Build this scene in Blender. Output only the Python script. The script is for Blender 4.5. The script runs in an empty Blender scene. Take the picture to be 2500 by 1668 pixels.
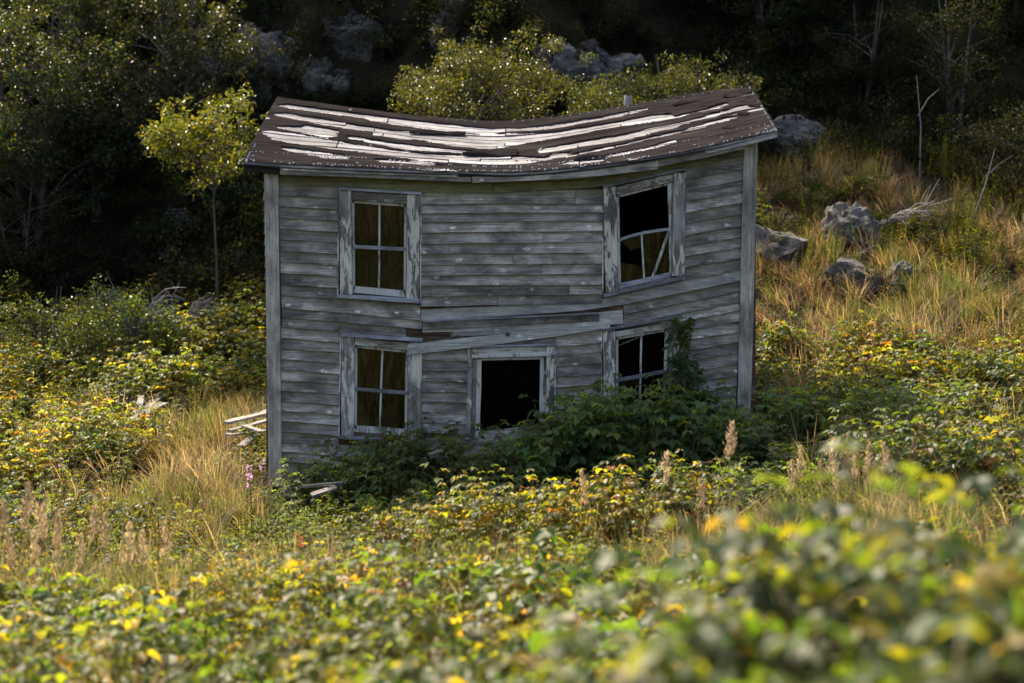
import bpy, bmesh, math, random
import numpy as np
from mathutils import Vector, Matrix
R = math.radians
random.seed(7)
RNG = np.random.default_rng(7)
scene = bpy.context.scene
C = scene.collection

# ------------------------------------------------------------------ camera, sky, sun, exposure
CAM = np.array([0.0, -20.0, 4.38]); PITCH = R(7.5); HT = 0.3265          # half-width tangent
cd = bpy.data.cameras.new('camera'); cam = bpy.data.objects.new('camera', cd); C.objects.link(cam)
cam.location = CAM; cam.rotation_euler = (math.pi/2 - PITCH, 0, 0)
cd.sensor_width = 36; cd.lens = 18/HT; cd.clip_end = 2000; cd.clip_start = 0.05
cd.dof.use_dof = True; cd.dof.focus_distance = 20.0; cd.dof.aperture_fstop = 1.0
scene.camera = cam
SUN_EL = R(47); SUN_AZ = R(-30)       # azimuth from +Y (behind the house), negative = to the left
w = bpy.data.worlds.new('World'); scene.world = w; w.use_nodes = True
nt = w.node_tree; sky = nt.nodes.new('ShaderNodeTexSky'); sky.sky_type = 'NISHITA'
sky.sun_disc = False; sky.sun_elevation = SUN_EL; sky.sun_rotation = SUN_AZ
sky.air_density = 1.0; sky.dust_density = 6.0; sky.ozone_density = 0.3
nt.links.new(sky.outputs[0], nt.nodes['Background'].inputs[0])
nt.nodes['Background'].inputs[1].default_value = 0.145
sd = bpy.data.lights.new('sun', 'SUN'); sd.energy = 4.3; sd.angle = R(0.5); sd.color = (1.0, 0.87, 0.67)
sun = bpy.data.objects.new('sun', sd); C.objects.link(sun)
SDIR = Vector((math.sin(SUN_AZ)*math.cos(SUN_EL), math.cos(SUN_AZ)*math.cos(SUN_EL), math.sin(SUN_EL)))
sun.rotation_euler = (-SDIR).to_track_quat('-Z', 'Y').to_euler(); sun.location = SDIR*60
scene.view_settings.view_transform = 'Standard'; scene.view_settings.look = 'None'
scene.view_settings.exposure = 1.3; scene.view_settings.gamma = 1
cy = scene.cycles
cy.max_bounces = 6; cy.diffuse_bounces = 3; cy.glossy_bounces = 3; cy.transmission_bounces = 4; cy.transparent_max_bounces = 6
cy.use_denoising = True; cy.caustics_reflective = False; cy.caustics_refractive = False
try: cy.denoiser = 'OPENIMAGEDENOISE'
except Exception: pass
cy.sample_clamp_indirect = 6

# ------------------------------------------------------------------ measuring: photograph pixel (2500 wide) -> point on a plane of given depth
K = HT/1250
FW = np.array([0, math.cos(PITCH), -math.sin(PITCH)]); UP = np.array([0, math.sin(PITCH), math.cos(PITCH)])
def at(u, v, y=0.0):
    d = FW + UP*(-(v-834)*K) + np.array([1.0, 0, 0])*((u-1250)*K)
    return CAM + d*((y-CAM[1])/d[1])
def proj(p):
    q = np.asarray(p) - CAM; f = q@FW
    return 1250 + (q[..., 0]/f)/K, 834 - ((q@UP)/f)/K

# ------------------------------------------------------------------ object helpers
def tag(o, label=None, cat=None, group=None, kind=None):
    if label: o['label'] = label
    if cat: o['category'] = cat
    if group: o['group'] = group
    if kind: o['kind'] = kind
    return o
def empty(name, loc=(0, 0, 0), rz=0.0, label=None, cat=None, group=None, parent=None):
    o = bpy.data.objects.new(name, None); C.objects.link(o); o.location = loc; o.rotation_euler = (0, 0, rz)
    o.empty_display_size = 0.2; o.parent = parent
    return tag(o, label, cat, group)
def link(name, me, parent=None, mat=None):
    o = bpy.data.objects.new(name, me); C.objects.link(o); o.parent = parent
    if mat and not me.materials: me.materials.append(mat)
    return o
def np_mesh(name, V, T, col=None, mat=None, smooth=False):
    me = bpy.data.meshes.new(name)
    V = np.asarray(V, dtype=np.float32); T = np.asarray(T, dtype=np.int32)
    me.vertices.add(len(V)); me.vertices.foreach_set('co', V.ravel())
    k = T.shape[1]
    me.loops.add(T.size); me.loops.foreach_set('vertex_index', T.ravel())
    me.polygons.add(len(T)); me.polygons.foreach_set('loop_start', np.arange(0, T.size, k, dtype=np.int32))
    try: me.polygons.foreach_set('loop_total', np.full(len(T), k, dtype=np.int32))
    except Exception: pass
    if col is not None:
        a = me.attributes.new('tint', 'FLOAT_COLOR', 'POINT')
        c = np.ones((len(V), 4), dtype=np.float32); c[:, :3] = col
        a.data.foreach_set('color', c.ravel())
    me.update(calc_edges=True); me.validate()
    me.polygons.foreach_set('use_smooth', np.full(len(T), bool(smooth)))
    if mat: me.materials.append(mat)
    return me
def bm_mesh(name, bm, mat):
    me = bpy.data.meshes.new(name); bm.normal_update(); bm.to_mesh(me); bm.free(); me.materials.append(mat); return me

# smooth value noise (numpy)
def _h(i, j, s): 
    n = (i*374761393 + j*668265263 + s*982451653) & 0x7fffffff
    n = ((n ^ (n >> 13))*1274126177) & 0x7fffffff
    return ((n ^ (n >> 16)) & 0xffff)/65535.0
def vnoise(x, y, s=0):
    x = np.asarray(x, dtype=float); y = np.asarray(y, dtype=float)
    i = np.floor(x).astype(np.int64); j = np.floor(y).astype(np.int64); fx = x-i; fy = y-j
    fx = fx*fx*(3-2*fx); fy = fy*fy*(3-2*fy)
    return (_h(i, j, s)*(1-fx)+_h(i+1, j, s)*fx)*(1-fy) + (_h(i, j+1, s)*(1-fx)+_h(i+1, j+1, s)*fx)*fy
def fbm(x, y, s=0, o=3):
    r = 0; a = 0.5; x = np.asarray(x, dtype=float); y = np.asarray(y, dtype=float)
    for k in range(o): r = r + a*vnoise(x*2**k, y*2**k, s+k); a *= 0.5
    return r/(1-0.5**o)

# ------------------------------------------------------------------ materials
class NT:
    def __init__(s, name):
        s.m = bpy.data.materials.new(name); s.m.use_nodes = True; s.t = s.m.node_tree
        s.b = s.t.nodes['Principled BSDF']; s.out = s.t.nodes['Material Output']
    def n(s, typ, **kw):
        nd = s.t.nodes.new(typ)
        for k, v in kw.items():
            if k[0] == 'i' and k[1:].isdigit(): nd.inputs[int(k[1:])].default_value = v
            else: setattr(nd, k, v)
        return nd
    def l(s, a, b): s.t.links.new(a, b)
    def ramp(s, fac, stops, interp='LINEAR'):
        r = s.t.nodes.new('ShaderNodeValToRGB'); e = r.color_ramp.elements; r.color_ramp.interpolation = interp
        while len(e) < len(stops): e.new(0.5)
        for k, (p, c) in enumerate(stops):
            e[k].position = p; e[k].color = (c, c, c, 1) if not hasattr(c, '__len__') else (*c, 1)
        s.l(fac, r.inputs[0]); return r.outputs[0]
    def mix(s, fac, a, b, blend='MIX'):
        m = s.t.nodes.new('ShaderNodeMix'); m.data_type = 'RGBA'; m.blend_type = blend
        for sock, v in ((m.inputs[0], fac), (m.inputs[6], a), (m.inputs[7], b)):
            if hasattr(v, 'is_output'): s.l(v, sock)
            elif hasattr(v, '__len__'): sock.default_value = (*v, 1)
            else: sock.default_value = v
        return m.outputs[2]
    def math(s, op, a, b=0.0, clamp=False):
        m = s.t.nodes.new('ShaderNodeMath'); m.operation = op; m.use_clamp = clamp
        for sock, v in ((m.inputs[0], a), (m.inputs[1], b)):
            if hasattr(v, 'is_output'): s.l(v, sock)
            else: sock.default_value = v
        return m.outputs[0]
    def coords(s, scale, shuffle=True, rand_amt=37.0):
        tc = s.n('ShaderNodeTexCoord'); mp = s.n('ShaderNodeMapping'); mp.inputs[3].default_value = scale
        if shuffle:
            oi = s.n('ShaderNodeObjectInfo'); vm = s.n('ShaderNodeVectorMath', operation='MULTIPLY_ADD')
            cb = s.n('ShaderNodeCombineXYZ'); mu = s.math('MULTIPLY', oi.outputs['Random'], rand_amt)
            s.l(mu, cb.inputs[0]); s.l(mu, cb.inputs[1]); s.l(mu, cb.inputs[2])
            ad = s.n('ShaderNodeVectorMath', operation='ADD'); s.l(tc.outputs['Object'], ad.inputs[0]); s.l(cb.outputs[0], ad.inputs[1])
            s.l(ad.outputs[0], mp.inputs[0])
        else: s.l(tc.outputs['Object'], mp.inputs[0])
        return mp.outputs[0]
    def noise(s, vec, scale=1.0, detail=4, rough=0.55, dist=0.0):
        n = s.n('ShaderNodeTexNoise'); n.inputs['Scale'].default_value = scale; n.inputs['Detail'].default_value = detail
        n.inputs['Roughness'].default_value = rough; n.inputs['Distortion'].default_value = dist
        s.l(vec, n.inputs['Vector']); return n.outputs['Fac']
    def bump(s, h, strength=0.3, dist=0.01):
        b = s.n('ShaderNodeBump'); b.inputs['Strength'].default_value = strength; b.inputs['Distance'].default_value = dist
        s.l(h, b.inputs['Height']); s.l(b.outputs[0], s.b.inputs['Normal'])

def wood(name, axis, dark, mid, light, paint=None, paint_lo=0.45, mossy=0.0, knots=True, rough=0.85):
    s = NT(name)
    def sc(a, b): return {'x': (a, b, b), 'y': (b, a, b), 'z': (b, b, a)}[axis]
    g = s.noise(s.coords(sc(2.0, 110)), 1, 4, 0.65, 0.2)
    g2 = s.noise(s.coords(sc(0.9, 26)), 1, 3, 0.6, 0.4)
    bl = s.noise(s.coords(sc(2.1, 4.2)), 1, 5, 0.68, 0.3)
    col = s.ramp(bl, [(0.36, dark), (0.5, mid), (0.64, light)])
    col = s.mix(s.ramp(g, [(0.36, 0.85), (0.60, 0.0)]), col, tuple(c*0.36 for c in mid))
    col = s.mix(s.ramp(g2, [(0.52, 0.0), (0.75, 0.35)]), col, light)
    if knots:
        v = s.n('ShaderNodeTexVoronoi'); v.inputs['Scale'].default_value = 1; v.inputs['Randomness'].default_value = 1
        s.l(s.coords(sc(4.2, 7.5)), v.inputs['Vector'])
        nn = s.noise(s.coords(sc(30, 55)), 1, 3, 0.6)
        dd = s.math('ADD', v.outputs['Distance'], s.math('MULTIPLY', s.math('SUBTRACT', nn, 0.5), 0.35))
        halo = s.ramp(dd, [(0.05, 0.9), (0.20, 0.0)])
        pick = s.n('ShaderNodeSeparateColor'); s.l(v.outputs['Color'], pick.inputs[0])
        halo = s.math('MULTIPLY', halo, s.ramp(pick.outputs[0], [(0.45, 0.0), (0.55, 1.0)]))
        col = s.mix(halo, col, tuple(min(1, c*1.35+0.03) for c in light))
        dot = s.math('MULTIPLY', s.ramp(v.outputs['Distance'], [(0.045, 1.0), (0.075, 0.0)]), s.ramp(pick.outputs[1], [(0.35, 0.0), (0.4, 1.0)]))
        col = s.mix(dot, col, tuple(c*0.25 for c in dark))
    oi = s.n('ShaderNodeObjectInfo')
    hv = s.n('ShaderNodeHueSaturation'); s.l(col, hv.inputs['Color'])
    s.l(s.math('ADD', s.math('MULTIPLY', oi.outputs['Random'], 0.75), 0.64), hv.inputs['Value']); col = hv.outputs[0]
    if mossy:
        a = s.n('ShaderNodeAttribute', attribute_name='vpos')
        mm = s.noise(s.coords(sc(1.1, 6)), 1, 4, 0.6)
        f = s.math('MULTIPLY', s.ramp(a.outputs['Fac'], [(0.35, 0.0), (1.0, 1.0)]), s.ramp(mm, [(0.35, 0.15), (0.6, 1.0)]))
        col = s.mix(s.math('MULTIPLY', f, mossy), col, (0.27, 0.255, 0.125))
    rgh = rough
    if paint:
        pn = s.noise(s.coords(sc(3.0, 11), ), 1, 7, 0.72, 0.8)
        pn2 = s.noise(s.coords((1.1, 1.1, 1.1)), 1, 2, 0.5)
        p = s.math('ADD', pn, s.math('MULTIPLY', s.math('SUBTRACT', pn2, 0.5), 0.5))
        mask = s.ramp(p, [(paint_lo, 0.0), (paint_lo+0.035, 1.0)])
        pc = s.mix(s.ramp(bl, [(0.3, 0.0), (0.7, 1.0)]), tuple(c*0.72 for c in paint), paint)
        pc = s.mix(s.ramp(g, [(0.38, 0.7), (0.52, 0.0)]), pc, tuple(c*0.5 for c in paint))
        col = s.mix(mask, col, pc)
        s.bump(s.math('ADD', g, s.math('MULTIPLY', mask, 0.8)), 0.5, 0.006)
    else: s.bump(s.math('ADD', g, s.math('MULTIPLY', g2, 0.8)), 0.55, 0.008)
    s.l(col, s.b.inputs['Base Color']); s.b.inputs['Roughness'].default_value = rgh
    s.b.inputs['Specular IOR Level'].default_value = 0.25
    return s.m
M = {}
M['clap'] = wood('weathered_clapboard', 'x', (0.078, 0.069, 0.064), (0.285, 0.255, 0.222), (0.56, 0.515, 0.45), mossy=0.62)
M['claps'] = wood('weathered_clapboard_side', 'y', (0.078, 0.069, 0.064), (0.285, 0.255, 0.222), (0.56, 0.515, 0.45), mossy=0.5)
M['pale'] = wood('silvered_board', 'x', (0.27, 0.255, 0.235), (0.45, 0.43, 0.39), (0.60, 0.575, 0.52), mossy=0.3)
M['frieze'] = wood('mossy_board', 'x', (0.11, 0.105, 0.055), (0.21, 0.20, 0.095), (0.30, 0.28, 0.15), knots=False)
M['post'] = wood('weathered_post', 'z', (0.16, 0.14, 0.125), (0.38, 0.345, 0.295), (0.57, 0.53, 0.46), knots=False)
M['casing'] = wood('casing_peeling_paint', 'z', (0.10, 0.085, 0.07), (0.24, 0.225, 0.205), (0.42, 0.40, 0.375), paint=(0.76, 0.71, 0.61), paint_lo=0.50, knots=False)
M['casingh'] = wood('head_casing_peeling_paint', 'x', (0.08, 0.065, 0.05), (0.25, 0.22, 0.17), (0.42, 0.38, 0.31), paint=(0.58, 0.56, 0.49), paint_lo=0.52, knots=False)
M['sashv'] = wood('sash_paint_upright', 'z', (0.16, 0.14, 0.11), (0.3, 0.28, 0.25), (0.45, 0.43, 0.4), paint=(0.66, 0.65, 0.60), paint_lo=0.42, knots=False)
M['sill'] = wood('sill_board', 'x', (0.16, 0.16, 0.18), (0.28, 0.28, 0.31), (0.42, 0.42, 0.46), knots=False)
M['rot'] = wood('rotten_board', 'x', (0.05, 0.025, 0.012), (0.13, 0.075, 0.045), (0.26, 0.21, 0.17), knots=False)
M['roofb'] = wood('silver_roof_board', 'x', (0.11, 0.107, 0.115), (0.22, 0.214, 0.228), (0.36, 0.35, 0.365), knots=False)
M['debris'] = wood('debris_plank', 'x', (0.08, 0.072, 0.068), (0.20, 0.185, 0.175), (0.42, 0.40, 0.38), knots=False)
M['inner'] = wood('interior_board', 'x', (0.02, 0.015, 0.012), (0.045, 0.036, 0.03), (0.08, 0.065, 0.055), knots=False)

def felt_mat():
    s = NT('tarred_roofing_felt')
    n1 = s.noise(s.coords((1, 1, 1), False), 160, 3, 0.7); n2 = s.noise(s.coords((0.8, 4, 4), False), 1.3, 4, 0.6)
    n3 = s.noise(s.coords((0.5, 9, 9), False), 1.5, 4, 0.6)
    col = s.ramp(n2, [(0.3, (0.014, 0.0125, 0.0125)), (0.55, (0.034, 0.030, 0.029)), (0.75, (0.065, 0.057, 0.055))])
    col = s.mix(s.ramp(n1, [(0.42, 0.6), (0.6, 0.0)]), col, (0.018, 0.015, 0.016))
    s.l(col, s.b.inputs['Base Color']); s.b.inputs['Roughness'].default_value = 0.9; s.b.inputs['Specular IOR Level'].default_value = 0.0
    s.bump(s.math('ADD', n1, s.math('MULTIPLY', n3, 2.5)), 0.7, 0.02); return s.m
M['felt'] = felt_mat()
def flat(name, col, rough=0.8, metal=0.0):
    s = NT(name); n = s.noise(s.coords((1, 1, 1)), 25, 4, 0.6)
    c = s.mix(n, tuple(x*0.6 for x in col), tuple(min(1, x*1.35) for x in col)); s.l(c, s.b.inputs['Base Color'])
    s.b.inputs['Roughness'].default_value = rough; s.b.inputs['Metallic'].default_value = metal; s.bump(n, 0.3, 0.01); return s.m
M['tar'] = flat('tar_black_wood', (0.016, 0.012, 0.012), 0.9)  # near-black colour carrying the shade of the left eave recess
M['nail'] = flat('white_nail_cap', (0.72, 0.70, 0.70), 0.5)
M['rust'] = flat('rusty_pipe', (0.30, 0.27, 0.27), 0.6)
M['black'] = flat('black_bakelite', (0.01, 0.01, 0.01), 0.4)
M['cloth'] = flat('faded_curtain', (0.45, 0.43, 0.42), 0.95)
def glass_mat():
    s = NT('old_wavy_glass'); s.t.nodes.remove(s.b)
    v = s.coords((5.5, 1, 1.4)); n = s.noise(v, 1, 0, 0.5, 1.2)
    b = s.n('ShaderNodeBump'); b.inputs['Strength'].default_value = 0.5; b.inputs['Distance'].default_value = 0.02; s.l(n, b.inputs['Height'])
    g = s.n('ShaderNodeBsdfGlossy'); g.inputs['Roughness'].default_value = 0.03; s.l(b.outputs[0], g.inputs['Normal'])
    t = s.n('ShaderNodeBsdfTransparent'); t.inputs[0].default_value = (0.72, 0.72, 0.66, 1)
    d = s.n('ShaderNodeBsdfDiffuse'); d.inputs[0].default_value = (0.20, 0.125, 0.06, 1)  # brown streaks in the pane colour stand in for reflected dry grass
    f = s.n('ShaderNodeFresnel'); f.inputs[0].default_value = 1.45
    dn = s.noise(s.coords((15, 1, 2.4)), 1, 4, 0.6, 1.6)
    m0 = s.n('ShaderNodeMixShader'); s.l(s.ramp(dn, [(0.40, 0.0), (0.75, 0.20)]), m0.inputs[0]); s.l(t.outputs[0], m0.inputs[1]); s.l(d.outputs[0], m0.inputs[2])
    m = s.n('ShaderNodeMixShader'); s.l(f.outputs[0], m.inputs[0]); s.l(m0.outputs[0], m.inputs[1]); s.l(g.outputs[0], m.inputs[2])
    s.l(m.outputs[0], s.out.inputs[0]); return s.m
M['glass'] = glass_mat()
def leaf_mat(name, trans=0.42, tint=(1.9, 1.75, 0.5), gloss=0.42, spec=0.5, under=None, dim=0.7):
    s = NT(name); a = s.n('ShaderNodeAttribute', attribute_name='tint'); oi = s.n('ShaderNodeObjectInfo')
    hv = s.n('ShaderNodeHueSaturation'); s.l(a.outputs['Color'], hv.inputs['Color'])
    s.l(s.math('ADD', s.math('MULTIPLY', oi.outputs['Random'], 0.5), 0.75), hv.inputs['Value'])
    s.l(s.math('ADD', s.math('MULTIPLY', oi.outputs['Random'], 0.035), 0.482), hv.inputs['Hue'])
    col = hv.outputs[0]; top = col
    if under:
        ge = s.n('ShaderNodeNewGeometry'); top = s.mix(s.math('MULTIPLY', ge.outputs['Backfacing'], 0.25), col, under)
    s.l(s.mix(1.0, top, (dim, dim, dim), 'MULTIPLY'), s.b.inputs['Base Color']); s.b.inputs['Roughness'].default_value = gloss; s.b.inputs['Specular IOR Level'].default_value = spec
    tr = s.n('ShaderNodeBsdfTranslucent'); s.l(s.mix(1.0, col, tint, 'MULTIPLY'), tr.inputs[0])
    m = s.n('ShaderNodeMixShader'); m.inputs[0].default_value = trans
    s.l(s.b.outputs[0], m.inputs[1]); s.l(tr.outputs[0], m.inputs[2]); s.l(m.outputs[0], s.out.inputs[0]); return s.m
M['rasp'] = leaf_mat('bramble_leaf', 0.48, (2.8, 2.45, 0.5), 0.48, 0.30, (0.13, 0.16, 0.09))
M['leaf'] = leaf_mat('glossy_tree_leaf', 0.35, (2.0, 1.75, 0.4), 0.40, 0.5, dim=.6)
M['dleaf'] = leaf_mat('dull_shrub_leaf', 0.30, (1.8, 1.5, 0.45), 0.6, 0.12)
M['grass'] = leaf_mat('grass_blade', 0.42, (1.45, 1.3, 0.8), 0.55, 0.25, dim=.8)
M['plume'] = leaf_mat('plume', 0.40, (1.25, 1.1, .9), 0.7, 0.2, dim=1.0)
M['needle'] = leaf_mat('needle', 0.25, (1.6, 1.5, 0.6), 0.6, 0.12)
M['petal'] = leaf_mat('petal', 0.45, (1.5, 1.2, 1.4), 0.6, 0.3, dim=1.0)
def bark_mat():
    s = NT('bark'); n = s.noise(s.coords((18, 18, 4)), 1, 5, 0.65)
    s.l(s.ramp(n, [(0.3, (0.035, 0.028, 0.022)), (0.7, (0.13, 0.11, 0.09))]), s.b.inputs['Base Color']); s.b.inputs['Roughness'].default_value = 0.9; s.bump(n, 0.6, 0.02); return s.m
M['bark'] = bark_mat()
M['cane'] = flat('bramble_cane', (0.14, 0.09, 0.045), 0.7)
M['deadwood'] = flat('bleached_deadwood', (0.21, 0.19, 0.185), 0.9)
def rock_mat():
    s = NT('grey_rock'); n = s.noise(s.coords((1, 1, 1.6)), 2.2, 8, 0.68, 0.4); n2 = s.noise(s.coords((1, 1, 1)), 9, 6, 0.7)
    v = s.n('ShaderNodeTexVoronoi', feature='DISTANCE_TO_EDGE'); v.inputs['Scale'].default_value = 2.6; s.l(s.coords((1, 1, 1.5)), v.inputs['Vector'])
    col = s.ramp(n, [(0.32, (0.028, 0.025, 0.024)), (0.5, (0.085, 0.078, 0.074)), (0.66, (0.17, 0.158, 0.148))])
    col = s.mix(s.ramp(n2, [(0.55, 0.0), (0.7, 0.6)]), col, (0.26, 0.245, 0.23))
    col = s.mix(s.ramp(v.outputs[0], [(0.0, 0.6), (0.04, 0.0)]), col, (0.03, 0.03, 0.035))
    s.l(col, s.b.inputs['Base Color']); s.b.inputs['Roughness'].default_value = 0.9
    s.bump(s.math('ADD', n, s.math('MULTIPLY', n2, 0.4)), 0.9, 0.12); return s.m
M['rock'] = rock_mat()
def soil_mat():
    s = NT('soil_and_litter'); n = s.noise(s.coords((1, 1, 1), False), 0.9, 6, 0.65); n2 = s.noise(s.coords((1, 1, 1), False), 14, 5, 0.7)
    col = s.ramp(n, [(0.35, (0.014, 0.012, 0.008)), (0.55, (0.028, 0.024, 0.013)), (0.7, (0.05, 0.04, 0.022))])
    col = s.mix(s.ramp(n2, [(0.5, 0.0), (0.75, 0.7)]), col, (0.075, 0.055, 0.03))
    s.l(col, s.b.inputs['Base Color']); s.b.inputs['Roughness'].default_value = 0.95; s.b.inputs['Specular IOR Level'].default_value = 0.1; s.bump(n2, 0.9, 0.06); return s.m
M['soil'] = soil_mat()

# ------------------------------------------------------------------ terrain
PL = ([-300, -60, -25, -5, 0, 7, 12, 17, 20, 26, 30, 34, 41, 45, 60, 300], [9, 7, 5.0, 2.9, 2.4, 1.25, .35, -.28, -.30, .35, 1.5, 4.6, 13.2, 16.5, 20, 26])
PM = ([-300, -60, -25, -5, 0, 7, 12, 17, 20, 25, 29, 32, 40, 44, 60, 300], [9, 7, 5.0, 2.9, 2.4, 1.25, .40, -.08, .02, .50, 2.0, 4.8, 13.4, 16.5, 20, 26])
PR = ([-300, -60, -25, -5, 0, 7, 12, 17, 20, 22, 28, 33, 42, 46, 60, 300], [9, 7, 5.0, 3.0, 2.5, 1.5, .75, .48, .52, .90, 2.75, 4.7, 12.8, 16.5, 20, 26])
def hgt(x, y):
    x = np.asarray(x, dtype=float); y = np.asarray(y, dtype=float); d = y+20
    l = np.interp(d, *PL); m = np.interp(d, *PM); r = np.interp(d, *PR)
    a = np.clip((x+3.5)/3.5, 0, 1); a = a*a*(3-2*a); b = np.clip(x/3.5, 0, 1); b = b*b*(3-2*b)
    z = l*(1-a)+m*a; z = z*(1-b)+r*b
    hill = np.clip((d-27)/6, 0, 1)
    z = z + (fbm(x*.45+3, y*.45, 5)-.5)*(0.28+hill*1.6) + (fbm(x*1.6, y*1.6, 9)-.5)*(0.14+hill*0.7)
    near = np.exp(-((x/4.2)**4 + ((y-2.3)/3.4)**4))      # levelled under the house
    lev = -.28 + (np.clip(x, -3.2, 3.2)+3.2)/6.4*0.82
    return z*(1-near)+lev*near
gs = np.sinh(np.linspace(-4.2, 4.2, 281)); gs = gs/gs[-1]*260
gx = np.sort(np.concatenate([np.linspace(-16, 16, 130), gs[np.abs(gs) > 16.3]])); gy = np.sort(np.concatenate([np.linspace(-19, 26, 180), (gs+3)[np.abs(gs+0.5) > 23.5]]))
GX, GY = np.meshgrid(gx, gy); GZ = hgt(GX, GY); nx = len(gx); ny = len(gy)
V = np.stack([GX.ravel(), GY.ravel(), GZ.ravel()], 1)
ii = (np.arange(ny-1)[:, None]*nx + np.arange(nx-1)[None, :]).ravel()
T = np.stack([ii, ii+1, ii+nx+1, ii+nx], 1)
tag(link('ground', np_mesh('ground', V, T, mat=M['soil'], smooth=True)), 'brown soil of the overgrown hollow and hillside', 'ground', kind='structure')

# ------------------------------------------------------------------ the house
house = empty('abandoned_house', (0, 0, 0), label='weathered grey two-storey clapboard house with sagging broken-backed roof and leaning walls', cat='house')
def ip(pts, x):  # interpolate polyline of (x, y)
    a = np.array(pts, dtype=float); return np.interp(x, a[:, 0], a[:, 1])
def clap(top, bot, y0=-0.002, y1=-0.044, mat='clap', name='clapboard', n=None, wob=.45, lap=3.5, parent=None, rng=random):
    # a board between two pixel polylines (top edge, bottom edge), wedge section, slightly warped
    xl0, xr0, xl1, xr1 = top[0][0], top[-1][0], bot[0][0], bot[-1][0]
    n = n or max(3, int(abs(xr0-xl0)/28)); P = []; f = []; vp = []
    ph = rng.random()*9; j = rng.uniform(-.004, .006); tw = rng.uniform(-.005, .005)
    for i in range(n+1):
        s = i/n; xt = xl0+(xr0-xl0)*s; xb = xl1+(xr1-xl1)*s
        vt = ip(top, xt)-lap; vb = ip(bot, xb)+wob*(0.7*math.sin(ph+s*7)+rng.uniform(-.35, .35))
        yy = y1+j+tw*(s-.5)*2+0.003*math.sin(ph*2+s*5)
        P += [at(xt, vt, y0), at(xb, vb, yy), at(xb, vb+.4, yy+.016), at(xt, vt, y0+.010)]; vp += [1, 0, 0, 1]
    for i in range(n):
        a = 4*i; b = a+4
        f += [(a, a+1, b+1, b), (a+1, a+2, b+2, b+1), (a+2, a+3, b+3, b+2), (a+3, a, b, b+3)]
    e = 4*n; f += [(3, 2, 1, 0), (e, e+1, e+2, e+3)]
    me = np_mesh(name, P, f, mat=M[mat])
    at_ = me.attributes.new('vpos', 'FLOAT', 'POINT'); at_.data.foreach_set('value', np.array(vp, dtype=np.float32))
    return link(name, me, parent or house)
def plank(name, quad, y, th, mat, parent=None, bev=0.006, y2=None, jit=0.0, sub=1):
    # quad: pixel corners TL, TR, BR, BL; front face at y (y2 = front depth of the bottom edge), thickness th behind it
    bm = bmesh.new(); y2 = y if y2 is None else y2
    TL, TR, BR, BL = quad; ys = (y, y, y2, y2)
    rows = []
    for i in range(sub+1):
        s = i/sub
        a = [TL[0]+(TR[0]-TL[0])*s, TL[1]+(TR[1]-TL[1])*s]; b = [BL[0]+(BR[0]-BL[0])*s, BL[1]+(BR[1]-BL[1])*s]
        if jit: a[1] += random.uniform(-jit, jit); b[1] += random.uniform(-jit, jit)
        p = [at(*a, y), at(*b, y2)]; q = [x+np.array([0, th, 0]) for x in p]
        rows.append([bm.verts.new(v) for v in (p[0], p[1], q[1], q[0])])
    for i in range(sub):
        a, b = rows[i], rows[i+1]
        for k in range(4): bm.faces.new((a[k], a[(k+1) % 4], b[(k+1) % 4], b[k]))
    bm.faces.new(rows[0][::-1]); bm.faces.new(rows[-1])
    bmesh.ops.recalc_face_normals(bm, faces=bm.faces)
    if bev: bmesh.ops.bevel(bm, geom=[e for e in bm.edges if e.calc_face_angle(0) > 0.6], offset=bev, segments=1, affect='EDGES')
    return link(name, bm_mesh(name, bm, M[mat]), parent or house)
def vplank(name, quad, y, th, mat, parent=None, jit=0.6, sub=6, bev=0.005, y2=None):
    # upright plank with wavering edges; quad TL, TR, BR, BL
    bm = bmesh.new(); TL, TR, BR, BL = quad; rows = []; y2 = y if y2 is None else y2
    for i in range(sub+1):
        s = i/sub; j0 = random.uniform(-jit, jit); j1 = random.uniform(-jit, jit); yy = y+(y2-y)*s
        a = (TL[0]+(BL[0]-TL[0])*s+j0, TL[1]+(BL[1]-TL[1])*s); b = (TR[0]+(BR[0]-TR[0])*s+j1, TR[1]+(BR[1]-TR[1])*s)
        p, q = at(*a, yy), at(*b, yy); o = np.array([0, th, 0])
        rows.append([bm.verts.new(v) for v in (p, q, q+o, p+o)])
    for i in range(sub):
        a, b = rows[i], rows[i+1]
        for k in range(4): bm.faces.new((a[k], b[k], b[(k+1) % 4], a[(k+1) % 4]))
    bm.faces.new(rows[0]); bm.faces.new(rows[-1][::-1])
    bmesh.ops.recalc_face_normals(bm, faces=bm.faces)
    if bev: bmesh.ops.bevel(bm, geom=[e for e in bm.edges if e.calc_face_angle(0) > 0.6], offset=bev, segments=1, affect='EDGES')
    return link(name, bm_mesh(name, bm, M[mat]), parent or house)

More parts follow.
